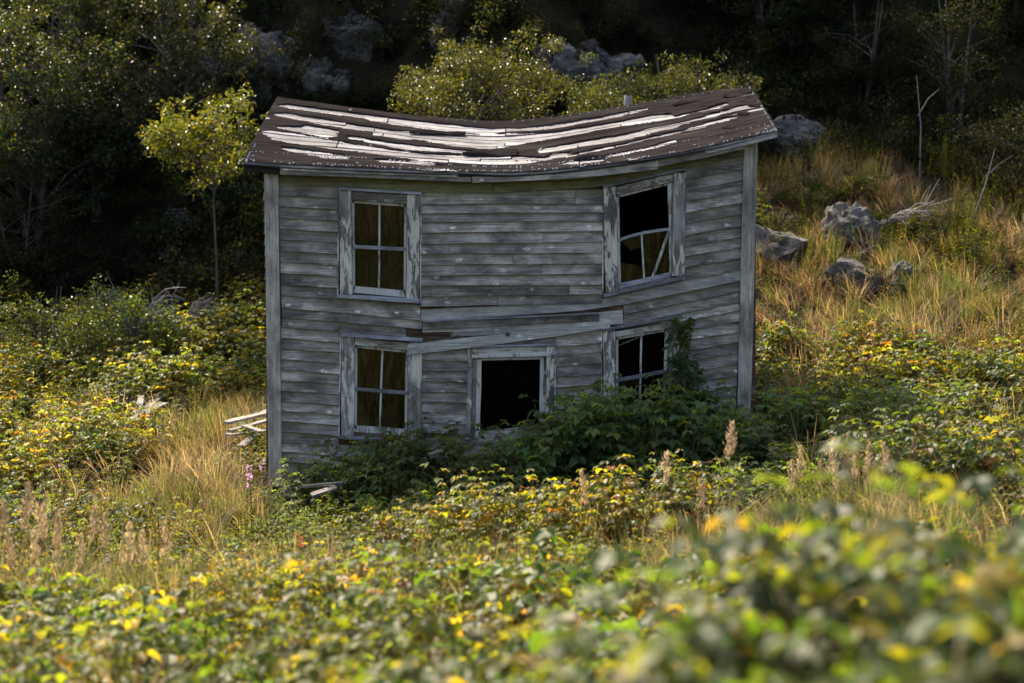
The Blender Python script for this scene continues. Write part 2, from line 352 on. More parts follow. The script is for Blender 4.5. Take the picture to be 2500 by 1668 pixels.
# pixel frames of the crops the measures were read from
def Z(ox, oy, f): return lambda x, y: (ox+x/f, oy+y/f)
z1, z2, z3, z4 = Z(570, 180, 3.267), Z(1220, 180, 3.267), Z(620, 380, 3.92), Z(1000, 430, 3.92)
z5, z6, z7, z8 = Z(1420, 340, 3.565), Z(620, 760, 3.564), Z(1000, 760, 3.92), Z(1420, 740, 3.92)
def rows(z, xl, xr, L, Rr, xl2=None, xr2=None, **kw):
    n = len(L)-1
    for i in range(n):
        def X(a, b, k): return a+(b-a)*k/n if b is not None else a
        tl = z(X(xl, xl2, i), L[i]); tr = z(X(xr, xr2, i), Rr[i]); bl = z(X(xl, xl2, i+1), L[i+1]); br = z(X(xr, xr2, i+1), Rr[i+1])
        j = lambda: random.uniform(-1.2, 1.2)
        e = random.uniform(-1.0, 0.6)
        if tr[0]-tl[0] > 200 and random.random() < .55:
            f = random.uniform(.15, .85); m = lambda a, b: (a[0]+(b[0]-a[0])*f, a[1]+(b[1]-a[1])*f); mt, mb = m(tl, tr), m(bl, br); o = random.uniform(-1.2, 1.2)
            clap([tl, mt], [bl, mb], **kw); clap([(mt[0]+.8, mt[1]), (tr[0]+e, tr[1])], [(mb[0]+.8, mb[1]+o), (br[0]+e, br[1])], **kw)
        else: clap([tl, (tr[0]+e, tr[1])], [bl, (br[0]+e, br[1])], **kw)
# upper-left strip, then the long boards under its window, then the lower-left strip
rows(z3, 232, 806, [275, 380, 485, 595, 700, 805, 910, 1017, 1122, 1233, 1340], [300, 408, 515, 628, 735, 835, 942, 1050, 1155, 1270, 1372], xl2=262, xr2=802)
clap([(687, 722), (822, 730), (1026, 748)], [(688, 752), (822, 763), (1026, 782)])
clap([(688, 752), (1030, 783)], [(688, 774), (1031, 804)])
clap([(688, 774), (991, 801)], [(688, 798), (835, 811), (991, 822)])
rows(z6, 235, 752, [135, 228, 325, 415, 510, 600, 690, 780, 865, 955, 1045, 1135], [182, 275, 358, 455, 548, 632, 725, 818, 905, 990, 1085, 1175], xl2=238, xr2=735)
rows(z6, 240, 900, [1135, 1220, 1305, 1400, 1490, 1580], [1185, 1270, 1355, 1450, 1540, 1630])
# upper middle
rows(z4, 106, 1860, [160, 270, 355, 442, 540, 648, 745, 850, 950, 1050, 1155, 1250], [145, 262, 347, 427, 527, 632, 735, 836, 942, 1040, 1132, 1215], xl2=110, xr2=1842, wob=.7)
plank('board_offcut', [z4(1618, 1102), z4(1835, 1100), z4(1835, 1120), z4(1618, 1122)], -0.036, 0.012, 'pale', bev=0.002)
# the bent boards at mid height
clap([(1028, 757), (1130, 752), (1250, 748), (1420, 740), (1475, 730), (1580, 706), (1670, 686), (1807, 659)], [(1027, 784), (1130, 778), (1250, 770), (1420, 759), (1524, 744), (1670, 714), (1807, 685)], y1=-0.045, y0=-.02, mat='pale', lap=1, n=26)
clap([(1032, 788), (1250, 777), (1463, 766), (1520, 760)], [(1032, 812), (1250, 806), (1463, 794), (1522, 792)], y0=-.006, y1=-.02, mat='pale')
vplank('warped_ledge_board', [(1032, 786), (1463, 767), (1463, 784), (1032, 806)], -0.05, 0.03, 'clap', jit=0.3)
plank('ledge_top_edge', [(1032, 783), (1463, 764.5), (1463, 768), (1032, 787)], -0.085, 0.06, 'sill', bev=0.003, sub=8, jit=0.4)
clap([(990, 800), (1100, 802), (1463, 790), (1475, 788)], [(990, 850), (1100, 836), (1463, 806), (1475, 806)], y0=0.0, y1=-.008, mat='rot')
clap([(985, 805), (1040, 806), (1100, 812)], [(985, 819), (1040, 821), (1098, 822)], y0=-.012, y1=-.022, mat='rot', lap=0)
clap([(985, 822), (1060, 826), (1100, 820)], [(985, 838), (1040, 832), (1090, 826)], y0=-.012, y1=-.024, mat='rot', lap=0)
clap([(1105, 806), (1240, 804), (1463, 792)], [(1105, 822), (1240, 815), (1463, 800)], y0=-.016, y1=-.024, mat='pale', lap=0)
clap([(995, 842), (1127, 826), (1240, 814), (1355, 800), (1490, 788)], [(993, 867), (1176, 846), (1357, 821), (1470, 803), (1490, 801)], y0=-.075, y1=-.09, mat='pale', lap=0, name='fallen_trim_board', n=22)
plank('broken_lath', [(1040, 838), (1122, 818), (1123, 822), (1042, 841)], -0.05, 0.012, 'debris', bev=0.001)
# between lower-left window and door, between door and lower-right window, above the door
rows(z7, 118, 560, [375, 465, 572, 665, 768, 865, 960, 1060, 1160], [350, 478, 575, 680, 780, 880, 985, 1085, 1185], xl2=100, xr2=545)
rows(z7, 1385, 1842, [240, 345, 430, 535, 635, 730, 830, 940, 1030, 1130], [180, 302, 387, 492, 597, 702, 802, 902, 992, 1090], wob=.7)
clap([z7(560, 330), z7(1400, 225)], [z7(560, 350), z7(1400, 320)], lap=0)
# right strip, boards under the upper-right window, right of the lower-right window
rows(z5, 902, 1418, [245, 350, 450, 548, 640, 738, 838, 935, 1022, 1118, 1232], [148, 258, 358, 450, 550, 650, 752, 850, 940, 1035, 1132], xl2=880, xr2=1392, wob=.8)
plank('curled_splinter', [z5(925, 455), z5(1400, 370), z5(1400, 395), z5(925, 468)], -0.045, 0.01, 'debris', bev=0.001, sub=6, jit=1.2)
Rl = [685, 712, 736, 758, 784.6, 810, 835.7, 862, 889, 916, 942.8, 968, 995, 1018, 1044, 1070]
clap([(1522, 745), (1807, 685)], [(1523, 768), (1806, 712)])
clap([(1523, 768), (1806, 712)], [(1523, 793), (1805, 737)])
clap([(1523, 793), (1805, 737)], [(1640, 790), (1805, 758)])
for i in range(3, len(Rl)-1):
    xr_ = 1806-(i-3)*1.1; a = [(1660, Rl[i]+24), (xr_, Rl[i])]; b = [(1660, Rl[i+1]+24), (xr_-1, Rl[i+1])]
    clap(a, b, wob=.8)
for k in range(3): clap([(1470, 1000+k*27), (1665, 975+k*27)], [(1470, 1027+k*27), (1665, 1002+k*27)])
for k in range(3): clap([(1130, 1063+k*26), (1480, 1020+k*26)], [(1130, 1089+k*26), (1480, 1046+k*26)], name='foundation_board')
for k in range(3): clap([(860, 1092+k*26), (1150, 1063+k*26)], [(860, 1118+k*26), (1150, 1089+k*26)], name='foundation_board')
# frieze, fascia, corner posts
def eavev(u): return ip([(591, 397), (683, 405), (876, 413), (1054, 420), (1220, 426), (1270, 425), (1373, 417), (1526, 399), (1722, 364), (1900, 321)], u)
def band(name, xs, bot, top, y0, y1, mat):
    clap([(x, top(x)) for x in xs], [(x, ip(bot, x)) for x in xs], y0=y0, y1=y1, mat=mat, name=name, lap=0, wob=0.5)
band('frieze_board', np.linspace(678, 1202, 15), [z1(355, 885), z1(830, 905), z1(1500, 950), z1(2065, 957)], lambda u: eavev(u)+2, -.02, -.034, 'frieze')
band('frieze_board', np.linspace(1203, 1440, 9), [z1(2065, 957), z2(0, 950), z2(720, 908)], lambda u: eavev(u)+2, -.02, -.036, 'frieze')
band('frieze_board', np.linspace(1422, 1818, 13), [z2(660, 915), z2(740, 912), z2(1100, 832), z2(1490, 757), z2(1950, 648)], lambda u: eavev(u)+2, -.03, -.045, 'frieze')
def fas(pts_t, pts_b, y, mat='pale', th=.02):
    xs = np.linspace(pts_t[0][0], pts_t[-1][0], 10)
    clap([(x, ip(pts_t, x)) for x in xs], [(x, ip(pts_b, x)) for x in xs], y0=y+.004, y1=y, mat=mat, name='fascia_board', lap=0, wob=0.5)
fas([z1(370, 742), z1(1000, 765), z1(1560, 790), z1(1790, 800)], [z1(370, 772), z1(1000, 797), z1(1790, 828)], -.249, 'clap')
fas([z1(370, 768), z1(1000, 790), z1(1895, 826)], [z1(370, 803), z1(1000, 828), z1(1895, 864)], -.225, 'clap')
fas([z1(1905, 820), z2(0, 806), z2(500, 782), z2(1000, 722), z2(1262, 682)], [z1(1905, 872), z2(0, 863), z2(640, 832), z2(1000, 795), z2(1262, 762)], -.240, 'clap')
fas([z2(1262, 690), z2(1640, 618), z2(1960, 560)], [z2(1262, 745), z2(1640, 668), z2(1960, 598)], -.228, 'clap')
fas([z2(1640, 602), z2(1960, 528), z2(2215, 462)], [z2(1640, 642), z2(1960, 572), z2(2215, 508)], -.249, 'pale')
plank('eave_shade_block', [(594, 400), (684, 406), (684, 424), (594, 421)], -.20, 0.30, 'tar')  # black board put in for the shaded recess where fascia is missing
vplank('corner_post', [(645, 423), (679, 425), (688.5, 1190), (656, 1188)], -.062, .09, 'post', sub=14)
vplank('corner_post', [(1817, 348), (1850, 344), (1832, 1050), (1799, 1055)], -.062, .09, 'post', sub=14)

# windows
def window(ul, ur, lr, ll, cl, cr, cap, head_h, sill, rail, munt, glass=(1, 1, 1, 1), wname='window', sill2=None, case_bot=None):
    # ul.. = pixel corners of the clear opening; cl, cr = casing widths; rail = (left y, right y); munt = (top x, bottom x)
    t = 7.0; bm_quads = [
        ((ul[0], ul[1]-2), (ur[0], ur[1]-2), (ur[0], ur[1]+5), (ul[0], ul[1]+5)),
        ((ll[0], ll[1]-8), (lr[0], lr[1]-8), (lr[0], lr[1]+8), (ll[0], ll[1]+8)),
        ((ul[0]-2, ul[1]), (ul[0]+4, ul[1]), (ll[0]+4, ll[1]), (ll[0]-2, ll[1])),
        ((ur[0]-4, ur[1]), (ur[0]+2, ur[1]), (lr[0]+2, lr[1]), (lr[0]-4, lr[1]))]
    V = []; F = []
    for q in bm_quads:
        b = len(V); p = [at(*x, 0.004) for x in q]; V += p + [x+np.array([0, .04, 0]) for x in p]
        F += [(b, b+3, b+2, b+1), (b, b+1, b+5, b+4), (b+1, b+2, b+6, b+5), (b+2, b+3, b+7, b+6), (b+3, b, b+4, b+7), (b+4, b+5, b+6, b+7)]
    wo = link(wname, np_mesh(wname, V, F, mat=M['sashv']), house)
    cb = case_bot or (ll[1]+12, lr[1]+12)
    vplank('casing', [(ul[0]-cl-3, ul[1]-head_h), (ul[0]-3, ul[1]-head_h), (ll[0]-3, cb[0]), (ll[0]-cl-3, cb[0])], -.052, .055, 'casing', wo)
    vplank('casing', [(ur[0]+3, ur[1]-head_h), (ur[0]+cr+3, ur[1]-head_h), (lr[0]+cr+3, cb[1]), (lr[0]+3, cb[1])], -.050, .055, 'casing', wo)
    plank('head_casing', [(ul[0]-2, ul[1]-head_h+1), (ur[0]+2, ur[1]-head_h+1), (ur[0]+2, ur[1]-1), (ul[0]-2, ul[1]-1)], -.047, .05, 'casingh', wo, sub=4, jit=.3)
    plank('drip_cap', cap, -.085, .085, 'sill', wo, sub=5, jit=.4, bev=.003)
    plank('sill', sill, -.10, .12, 'sill', wo, sub=4, jit=.3)
    if sill2: plank('stool', sill2, -.03, .05, 'sill', wo, sub=3, jit=.3)
    if rail:
        xs0 = ip([(ul[1], ul[0]), (ll[1], ll[0])], rail[0]); xs1 = ip([(ur[1], ur[0]), (lr[1], lr[0])], rail[1])
        plank('meeting_rail', [(xs0, rail[0]-4), (xs1, rail[1]-4), (xs1, rail[1]+4.5), (xs0, rail[0]+4.5)], -.012, .05, 'sill', wo, bev=.003)
        mid = (rail[0]+rail[1])/2; xm = munt[0]+(munt[1]-munt[0])*(mid-ul[1])/(ll[1]-ul[1]); yt = (ul[1]+ur[1])/2; yb = (ll[1]+lr[1])/2
        for (xa, ya, xb, yb_) in ((munt[0], yt+2, xm, mid-5), (xm, mid+5, munt[1], yb-6)):
            vplank('muntin', [(xa-2.3, ya), (xa+2.3, ya), (xb+2.3, yb_), (xb-2.3, yb_)], -.002, .03, 'sashv', wo, jit=.15, sub=2, bev=.002)
        L0 = (ul[0], ul[1]); quads = [
            (ul, (munt[0], yt), (xm, mid), (xs0, rail[0])), ((munt[0], yt), ur, (xs1, rail[1]), (xm, mid)),
            ((xs0, rail[0]), (xm, mid), (munt[1], yb), ll), ((xm, mid), (xs1, rail[1]), lr, (munt[1], yb))]
        for g, q in zip(glass, quads):
            if g:
                tl = [random.uniform(-.006, .006) for _ in range(2)]
                p = [at(*q[0], .022), at(*q[1], .022+tl[0]), at(*q[2], .022+tl[0]+tl[1]), at(*q[3], .022+tl[1])]
                p = p+[x+np.array([0, .003, 0]) for x in p]
                link('pane', np_mesh('pane', p, [(0, 3, 2, 1), (4, 5, 6, 7), (0, 1, 5, 4), (1, 2, 6, 5), (2, 3, 7, 6), (3, 0, 4, 7)], mat=M['glass']), wo)
    return wo
w1 = window(z3(945, 432), z3(1455, 470), z3(1448, 1325), z3(952, 1280), 29.5, 30.5, [z3(812, 306), z3(1604, 350), z3(1604, 377), z3(812, 328)], 25, [z3(806, 1330), z3(1584, 1378), z3(1580, 1418), z3(806, 1364)], [z3(0, 872)[1], z3(0, 896)[1]], [z3(1202, 0)[0], z3(1196, 0)[0]], case_bot=(z3(0, 1332)[1], z3(0, 1376)[1]))
w2 = window(z5(312, 492), z5(790, 372), z5(778, 1185), z5(328, 1290), 31, 30, [z5(186, 404), z5(908, 246), z5(908, 268), z5(186, 428)], 22, [z5(192, 1352), z5(878, 1192), z5(878, 1225), z5(192, 1384)], None, None, case_bot=(z5(0, 1335)[1], z5(0, 1192)[1]), sill2=[z5(330, 1255), z5(775, 1168), z5(775, 1195), z5(330, 1305)])
w3 = window(z6(885, 298), z6(1335, 345), z6(1325, 1055), z6(880, 1022), 31, 33, [z6(755, 186), z6(1470, 240), z6(1470, 270), z6(755, 220)], 20, [z6(742, 1088), z6(1450, 1135), z6(1450, 1170), z6(742, 1112)], [z6(0, 678)[1], z6(0, 712)[1]], [z6(1119, 0)[0], z6(1094, 0)[0]], case_bot=(z6(0, 1088)[1], z6(0, 1130)[1]))
w4 = window(z8(335, 332), z8(815, 250), z8(795, 1010), z8(335, 1110), 30, 30, [z8(196, 250), z8(950, 112), z8(950, 140), z8(196, 278)], 16, [z8(190, 1190), z8(960, 1070), z8(960, 1105), z8(190, 1225)], [z8(0, 742)[1], z8(0, 655)[1]], [z8(572, 0)[0], z8(556, 0)[0]], glass=(0, 0, 1, 0), case_bot=(z8(0, 1190)[1], z8(0, 1075)[1]))
# side trim strips along the windows
for (q, p) in (([z3(1592, 378), z3(1606, 378), z3(1600, 1420), z3(1586, 1420)], w1), ([z3(803, 320), z3(817, 320), z3(808, 1370), z3(795, 1370)], w1),
               ([z5(905, 270), z5(917, 265), z5(892, 1225), z5(880, 1228)], w2), ([z5(184, 430), z5(196, 428), z5(188, 1370), z5(176, 1374)], w2),
               ([z6(748, 215), z6(760, 215), z6(744, 1090), z6(732, 1090)], w3), ([z8(186, 275), z8(200, 273), z8(196, 900), z8(183, 900)], w4), ([z8(955, 140), z8(970, 138), z8(960, 700), z8(945, 700)], w4)):
    vplank('trim_strip', q, -.036, .034, 'casing', p, sub=3, jit=.3, bev=.002)
# broken upper-right sash: arched rail, muntin, leaning stick, jagged glass
bmq = [z5(305, 885), z5(380, 856), z5(450, 834), z5(520, 818), z5(600, 803), z5(690, 790), z5(760, 783)]
clap([(x, y-3.5) for x, y in bmq], [(x, y+3.5) for x, y in bmq], y0=-.01, y1=-.014, mat='sill', name='bent_meeting_rail', lap=0, wob=.2, parent=w2)
vplank('muntin', [z5(515, 828), z5(531, 828), z5(551, 1218), z5(537, 1218)], -.004, .03, 'sashv', w2, jit=.2, sub=3, bev=.002)
vplank('loose_stile', [z5(748, 800), z5(776, 796), z5(618, 1240), z5(592, 1245)], -.025, .03, 'sashv', w2, jit=.3, sub=3, bev=.003)
vplank('jamb_liner', [z5(748, 385), z5(788, 376), z5(780, 780), z5(764, 785)], -.012, .06, 'sashv', w2, jit=.3, sub=3, bev=.003)
vplank('jamb_liner', [z5(756, 790), z5(780, 785), z5(776, 1190), z5(770, 1195)], -.012, .06, 'sashv', w2, jit=.3, sub=3, bev=.003)
vplank('jamb_liner', [z5(304, 890), z5(314, 890), z5(334, 1300), z5(308, 1310)], -.012, .06, 'sashv', w2, jit=.3, sub=3, bev=.003)
def shard(pts, parent, y=.024):
    n = len(pts); p = [at(*q, y) for q in pts]; V = p+[x+np.array([0, .003, 0]) for x in p]
    me = bpy.data.meshes.new('glass_shard'); me.from_pydata([tuple(v) for v in V], [], [tuple(range(n))[::-1], tuple(range(n, 2*n))]+[(i, (i+1) % n, n+(i+1) % n, n+i) for i in range(n)])
    me.materials.append(M['glass']); return link('glass_shard', me, parent)
shard([z5(320, 890), z5(430, 850), z5(524, 828), z5(528, 945), z5(470, 950), z5(425, 975), z5(400, 935), z5(340, 905)], w2)
shard([z5(330, 1120), z5(350, 1075), z5(400, 1085), z5(460, 1090), z5(510, 1110), z5(540, 1150), z5(546, 1205), z5(335, 1248)], w2)
shard([z5(530, 828), z5(760, 795), z5(770, 1170), z5(550, 1205)], w2)
plank('fallen_stick', [z8(340, 405), z8(560, 315), z8(565, 330), z8(342, 418)], .10, .02, 'debris', w4, bev=.002)
plank('fallen_stick', [z8(590, 300), z8(690, 278), z8(690, 288), z8(592, 318)], .12, .02, 'debris', w4, bev=.002)
for q in ([z8(770, 700), z8(808, 690), z8(895, 900), z8(830, 915)], [z8(720, 730), z8(745, 730), z8(770, 830), z8(735, 830)]):
    vplank('peeling_splinter', q, -.06, .012, 'casingh', w4, jit=1.4, sub=5, bev=0)
# door frame
dr = vplank('door_frame', [z7(560, 352), z7(602, 350), z7(585, 1230), z7(535, 1230)], -.055, .06, 'casing')
vplank('casing', [z7(1310, 340), z7(1384, 338), z7(1378, 1180), z7(1306, 1180)], -.055, .06, 'casing', dr)
vplank('jamb', [z7(600, 440), z7(644, 440), z7(622, 1300), z7(585, 1300)], -.03, .05, 'casingh', dr)
vplank('door_stop', [z7(640, 458), z7(692, 458), z7(668, 1300), z7(622, 1300)], -.015, .10, 'sashv', dr)
vplank('door_stop', [z7(1250, 440), z7(1286, 440), z7(1282, 1200), z7(1240, 1200)], -.015, .10, 'sashv', dr)
vplank('jamb', [z7(1284, 430), z7(1312, 428), z7(1310, 1200), z7(1280, 1200)], -.03, .05, 'casingh', dr)
plank('head_casing', [z7(602, 352), z7(1310, 336), z7(1310, 404), z7(602, 424)], -.05, .05, 'casingh', dr, sub=5, jit=.3)
plank('drip_strip', [z7(596, 418), z7(1346, 394), z7(1346, 432), z7(596, 452)], -.085, .05, 'sashv', dr, sub=6, jit=.3)
plank('head_stop', [z7(688, 450), z7(1256, 434), z7(1256, 462), z7(688, 474)], -.012, .09, 'sashv', dr, sub=3)
plank('drip_cap', [z7(552, 334), z7(1396, 312), z7(1396, 332), z7(552, 352)], -.075, .07, 'sill', dr, sub=4, jit=.3, bev=.003)
vplank('trim_strip', [z7(1384, 330), z7(1398, 330), z7(1398, 1150), z7(1384, 1150)], -.04, .035, 'casing', dr, sub=3, bev=.002)
# the hanging lamp holder over the door
lm = bmesh.new()
def tube_bm(bm, pts, r, n=6):
    rings = []
    for i, p in enumerate(pts):
        p = Vector(p); a = Vector(pts[max(0, i-1)]); b = Vector(pts[min(len(pts)-1, i+1)]); d = (b-a).normalized()
        s = d.orthogonal().normalized(); t = d.cross(s); rr = r[i] if hasattr(r, '__len__') else r
        rings.append([bm.verts.new(p+(s*math.cos(k*6.283/n)+t*math.sin(k*6.283/n))*rr) for k in range(n)])
    for a, b in zip(rings[:-1], rings[1:]):
        for k in range(n): bm.faces.new((a[k], a[(k+1) % n], b[(k+1) % n], b[k]))
    bm.faces.new(rings[0][::-1]); bm.faces.new(rings[-1])
tube_bm(lm, [at(1240, 812, -.10), at(1240, 814, -.10), at(1239, 818, -.10), at(1239, 821, -.10)], [.012, .022, .03, .012], 8)
lo = link('lamp_holder', bm_mesh('lamp_holder', lm, M['black']), house)
lm = bmesh.new(); tube_bm(lm, [at(1241, 797, -.05), at(1241.5, 801, -.09), at(1240.5, 812, -.10)], .006, 5)
link('wire_hook', bm_mesh('wire_hook', lm, M['rust']), lo)
# sheathing behind the boards, holes cut for the openings
holes = [[(v[0]-3*0, v[1]) for v in q] for q in (
    [z3(940, 425), z3(1460, 462), z3(1455, 1340), z3(945, 1300)], [z5(300, 480), z5(800, 360), z5(785, 1200), z5(315, 1310)],
    [z6(878, 288), z6(1340, 335), z6(1332, 1075), z6(872, 1040)], [z8(325, 320), z8(825, 240), z8(805, 1040), z8(325, 1130)],
    [z7(640, 440), z7(1290, 430), z7(1290, 1320), z7(625, 1320)])]
def inside(pu, pv, poly):
    c = np.zeros(np.shape(pu), bool); n = len(poly)
    for i in range(n):
        x1, y1 = poly[i]; x2, y2 = poly[(i+1) % n]
        if y1 == y2: continue
        t = ((y1 > pv) != (y2 > pv)) & (pu < (x2-x1)*(pv-y1)/(y2-y1)+x1); c ^= t
    return c
su = np.linspace(650, 1845, 240); sv = np.linspace(0, 1, 140)
SU, SV = np.meshgrid(su, sv); bot = 1200-(SU-650)/1195*140; SVV = eavev(SU)+4 + (bot-eavev(SU)-4)*SV
P = np.array([at(u, v, .012) for u, v in zip(SU.ravel(), SVV.ravel())])
ii = (np.arange(139)[:, None]*240 + np.arange(239)[None, :]).ravel(); F = np.stack([ii, ii+240, ii+241, ii+1], 1)
cu = SU.ravel()[F].mean(1); cv = SVV.ravel()[F].mean(1); keep = np.ones(len(F), bool)
for q in holes: keep &= ~inside(cu, cv, q)
F = F[keep]
so = link('wall_sheathing', np_mesh('wall_sheathing', P, F, mat=M['rot']), house)
sm = so.modifiers.new('s', 'SOLIDIFY'); sm.thickness = .03; sm.offset = -1
# roof surface
YE, YR = -0.25, 2.30
E = np.array([at(u, eavev(u), YE) for u in np.linspace(591, 1900, 60)])
rv = [(676, 240.6), (891, 272), (1060, 292), (1191, 302), (1220, 302), (1361, 290), (1526, 263), (1679, 238), (1832, 213)]
Rg = np.array([at(u, ip(rv, u), YR) for u in np.linspace(676, 1832, 60)])
def smooth(a):
    for _ in range(6): a[1:-1] = (a[:-2]+a[2:]+2*a[1:-1])/4
    return a
E[:, 2] = smooth(E[:, 2]); Rg[:, 2] = smooth(Rg[:, 2])
def roof(s, t, off=0.0):
    s = np.asarray(s, dtype=float); t = np.asarray(t, dtype=float); q = np.linspace(0, 1, 60)
    e = np.stack([np.interp(s, q, E[:, k]) for k in range(3)], -1); r = np.stack([np.interp(s, q, Rg[:, k]) for k in range(3)], -1)
    p = e+(r-e)*t[..., None]; p[..., 2] += off - 0.05*np.sin(np.clip(t, 0, 1)*math.pi)*np.exp(-((s-.47)/.18)**2)
    return p
def backroof(s, t, off=0.0):
    p = roof(s, np.ones_like(np.asarray(t, dtype=float)), off); p = p.copy(); p[..., 1] += t*1.55; p[..., 2] -= t*0.34; return p
def grid(fn, ns, nt, off=0.0):
    S, Tt = np.meshgrid(np.linspace(0, 1, ns), np.linspace(0, 1, nt)); P = fn(S.ravel(), Tt.ravel(), off)
    ii = (np.arange(nt-1)[:, None]*ns + np.arange(ns-1)[None, :]).ravel(); return P, np.stack([ii, ii+1, ii+ns+1, ii+ns], 1)
P, F = grid(roof, 60, 12, -.020); dk = link('deck_light_block', np_mesh('deck_light_block', P, F, mat=M['inner']), house); sm = dk.modifiers.new('s', 'SOLIDIFY'); sm.thickness = .015; sm.offset = -1  # dark layer added under the boards to keep sun out of the rooms
P, F = grid(backroof, 60, 12, -.035); d2 = link('deck_light_block', np_mesh('deck_light_block', P, F, mat=M['inner']), house); sm = d2.modifiers.new('s', 'SOLIDIFY'); sm.thickness = .04; sm.offset = -1
P, F = grid(backroof, 120, 30, .016); d3 = link('roofing_felt', np_mesh('roofing_felt', P, F, mat=M['felt']), house); sm = d3.modifiers.new('s', 'SOLIDIFY'); sm.thickness = .008; sm.offset = 1
NR = 16; rr = random.Random(3)
for k in range(NR):
    cuts = [0.0] + sorted(rr.sample([.16, .22, .30, .38, .44, .47, .50, .56, .63, .72, .83], 2 if k % 3 else 3)) + [1.0]
    if k in (9, 12, 13, 14): cuts = [0, .24, .485, .74, 1.0]
    for a, b in zip(cuts[:-1], cuts[1:]):
        n = max(4, int((b-a)*40)); s = np.linspace(a+.0012, b-.0012, n+1); t0 = (k+.04)/NR; t1 = (k+.97)/NR
        lift0, lift1 = rr.uniform(0, .018), rr.uniform(0, .018); e = np.linspace(0, 1, n+1)
        off = .003+lift0*np.exp(-e*6)+lift1*np.exp(-(1-e)*6)+rr.uniform(-.003, .003)
        jt = np.array([rr.uniform(-.025, .025) for _ in e])/NR
        def rw(t, dz): 
            p = roof(s, np.full(n+1, t)+jt, 0); p[:, 2] += off+dz; return p
        V = np.stack([rw(t0, .004), rw(t1, 0), rw(t1, -.02), rw(t0, -.02)], 1).reshape(-1, 3); f = []
        for i in range(n):
            q = 4*i; r_ = q+4; f += [(q, r_, r_+1, q+1), (q+1, r_+1, r_+2, q+2), (q+2, r_+2, r_+3, q+3), (q+3, r_+3, r_, q)]
        z = 4*n; f += [(0, 1, 2, 3), (z+3, z+2, z+1, z)]
        link('roof_board', np_mesh('roof_board', V, f, mat=M['roofb']), house)
zz = lambda z, L: [z(*p) for p in L]
patches = [
 zz(z1, [(355, 256), (430, 242), (650, 275), (1040, 325), (1360, 368), (1700, 405), (2040, 440), (2287, 436)])+zz(z2, [(400, 412), (800, 348), (1175, 276), (1182, 290), (800, 374), (400, 442), (0, 468)])+zz(z1, [(2040, 485), (1700, 468), (1400, 422), (1100, 378), (1020, 352), (700, 312), (450, 277)]),
 zz(z1, [(330, 322), (420, 317), (700, 360), (1000, 415), (1250, 452), (1500, 474), (1900, 490), (2287, 482)])+zz(z2, [(420, 468), (800, 410), (1220, 330), (1370, 323), (1390, 343), (1600, 290), (1810, 238), (1818, 256), (1400, 352), (1100, 402), (840, 442), (420, 522), (0, 592)])+zz(z1, [(2030, 607), (1800, 582), (1430, 522), (1350, 527), (1120, 492), (1108, 462), (900, 438), (600, 388), (340, 337)]),
 zz(z1, [(335, 422), (530, 426), (570, 411), (700, 428), (832, 456), (820, 500), (750, 508), (560, 472), (340, 432)]),
 zz(z1, [(910, 500), (1000, 505), (1200, 545), (1500, 580), (1980, 628), (1850, 636), (1400, 606), (1050, 547), (920, 521)]),
 zz(z1, [(228, 462), (300, 455), (500, 480), (960, 560), (1500, 640), (1900, 655), (2287, 660)])+zz(z2, [(370, 668), (430, 640), (580, 622), (510, 665), (370, 694), (0, 694)])+zz(z1, [(1800, 700), (1500, 695), (1000, 625), (600, 578), (300, 525)]),
 zz(z1, [(385, 588), (480, 595), (800, 640), (920, 660), (915, 682), (750, 677), (500, 632), (400, 607)]),
 zz(z1, [(1120, 684), (1200, 685), (1500, 704), (1690, 736), (1500, 727), (1180, 707)]),
 zz(z1, [(1480, 694), (1800, 702), (2287, 702), (2440, 704), (2287, 726), (1900, 727)]),
 zz(z2, [(300, 606), (850, 510), (1480, 380), (1955, 250), (1992, 266), (1500, 402), (1000, 532), (330, 637)]),
 zz(z2, [(510, 661), (1000, 555), (1500, 435), (1800, 353), (1885, 348), (1830, 377), (1400, 477), (900, 592), (530, 670)]),
 zz(z2, [(845, 656), (1250, 573), (1400, 528), (1422, 550), (1000, 648), (860, 677)]),
 zz(z2, [(460, 726), (600, 700), (850, 678), (800, 702), (600, 723)]),
]
ns, ntt = 700, 170
S, Tt = np.meshgrid(np.linspace(0, 1, ns), np.linspace(0, 1, ntt)); s_ = S.ravel(); t_ = Tt.ravel()
P0 = roof(s_, t_, .018)
PU, PV = proj(P0)
ju = (fbm(s_*60, t_*50, 21)-.5)*14; jv = (fbm(s_*45, t_*25, 31)-.5)*2.2 + (vnoise(s_*260, t_*60, 41)-.5)*1.2
gone = np.zeros(len(s_), bool)
for q in patches:
    for dv in (-.7, .7): gone |= inside(PU+ju, PV+jv+dv, q)
G2 = gone.reshape(ntt, ns).astype(float); Bl = G2.copy()
for _ in range(4):
    Bl[1:-1] = (Bl[:-2]+Bl[2:]+2*Bl[1:-1])/4; Bl[:, 1:-1] = (Bl[:, :-2]+Bl[:, 2:]+2*Bl[:, 1:-1])/4
wr = fbm(s_*9, t_*38, 51)-.5; wr2 = fbm(s_*50, t_*30, 61)-.5
right = np.clip((s_-.72)*4, 0, 1)
P0[:, 2] += wr*(.012+.05*right*(t_ > .2)) + wr2*.01 + Bl.ravel()*.008*fbm(s_*30, t_*10, 71)
lapl = (t_*7) % 1.0; P0[:, 2] += .006*(lapl < .08)
P0[:, 2] -= .012*(t_ < .012)
ii = (np.arange(ntt-1)[:, None]*ns + np.arange(ns-1)[None, :]).ravel(); F = np.stack([ii, ii+1, ii+ns+1, ii+ns], 1)
F = F[~gone[F].any(1)]
used = np.unique(F); mp = np.zeros(len(P0), int); mp[used] = np.arange(len(used))
fo = link('roofing_felt', np_mesh('roofing_felt', P0[used], mp[F], mat=M['felt'], smooth=True), house)
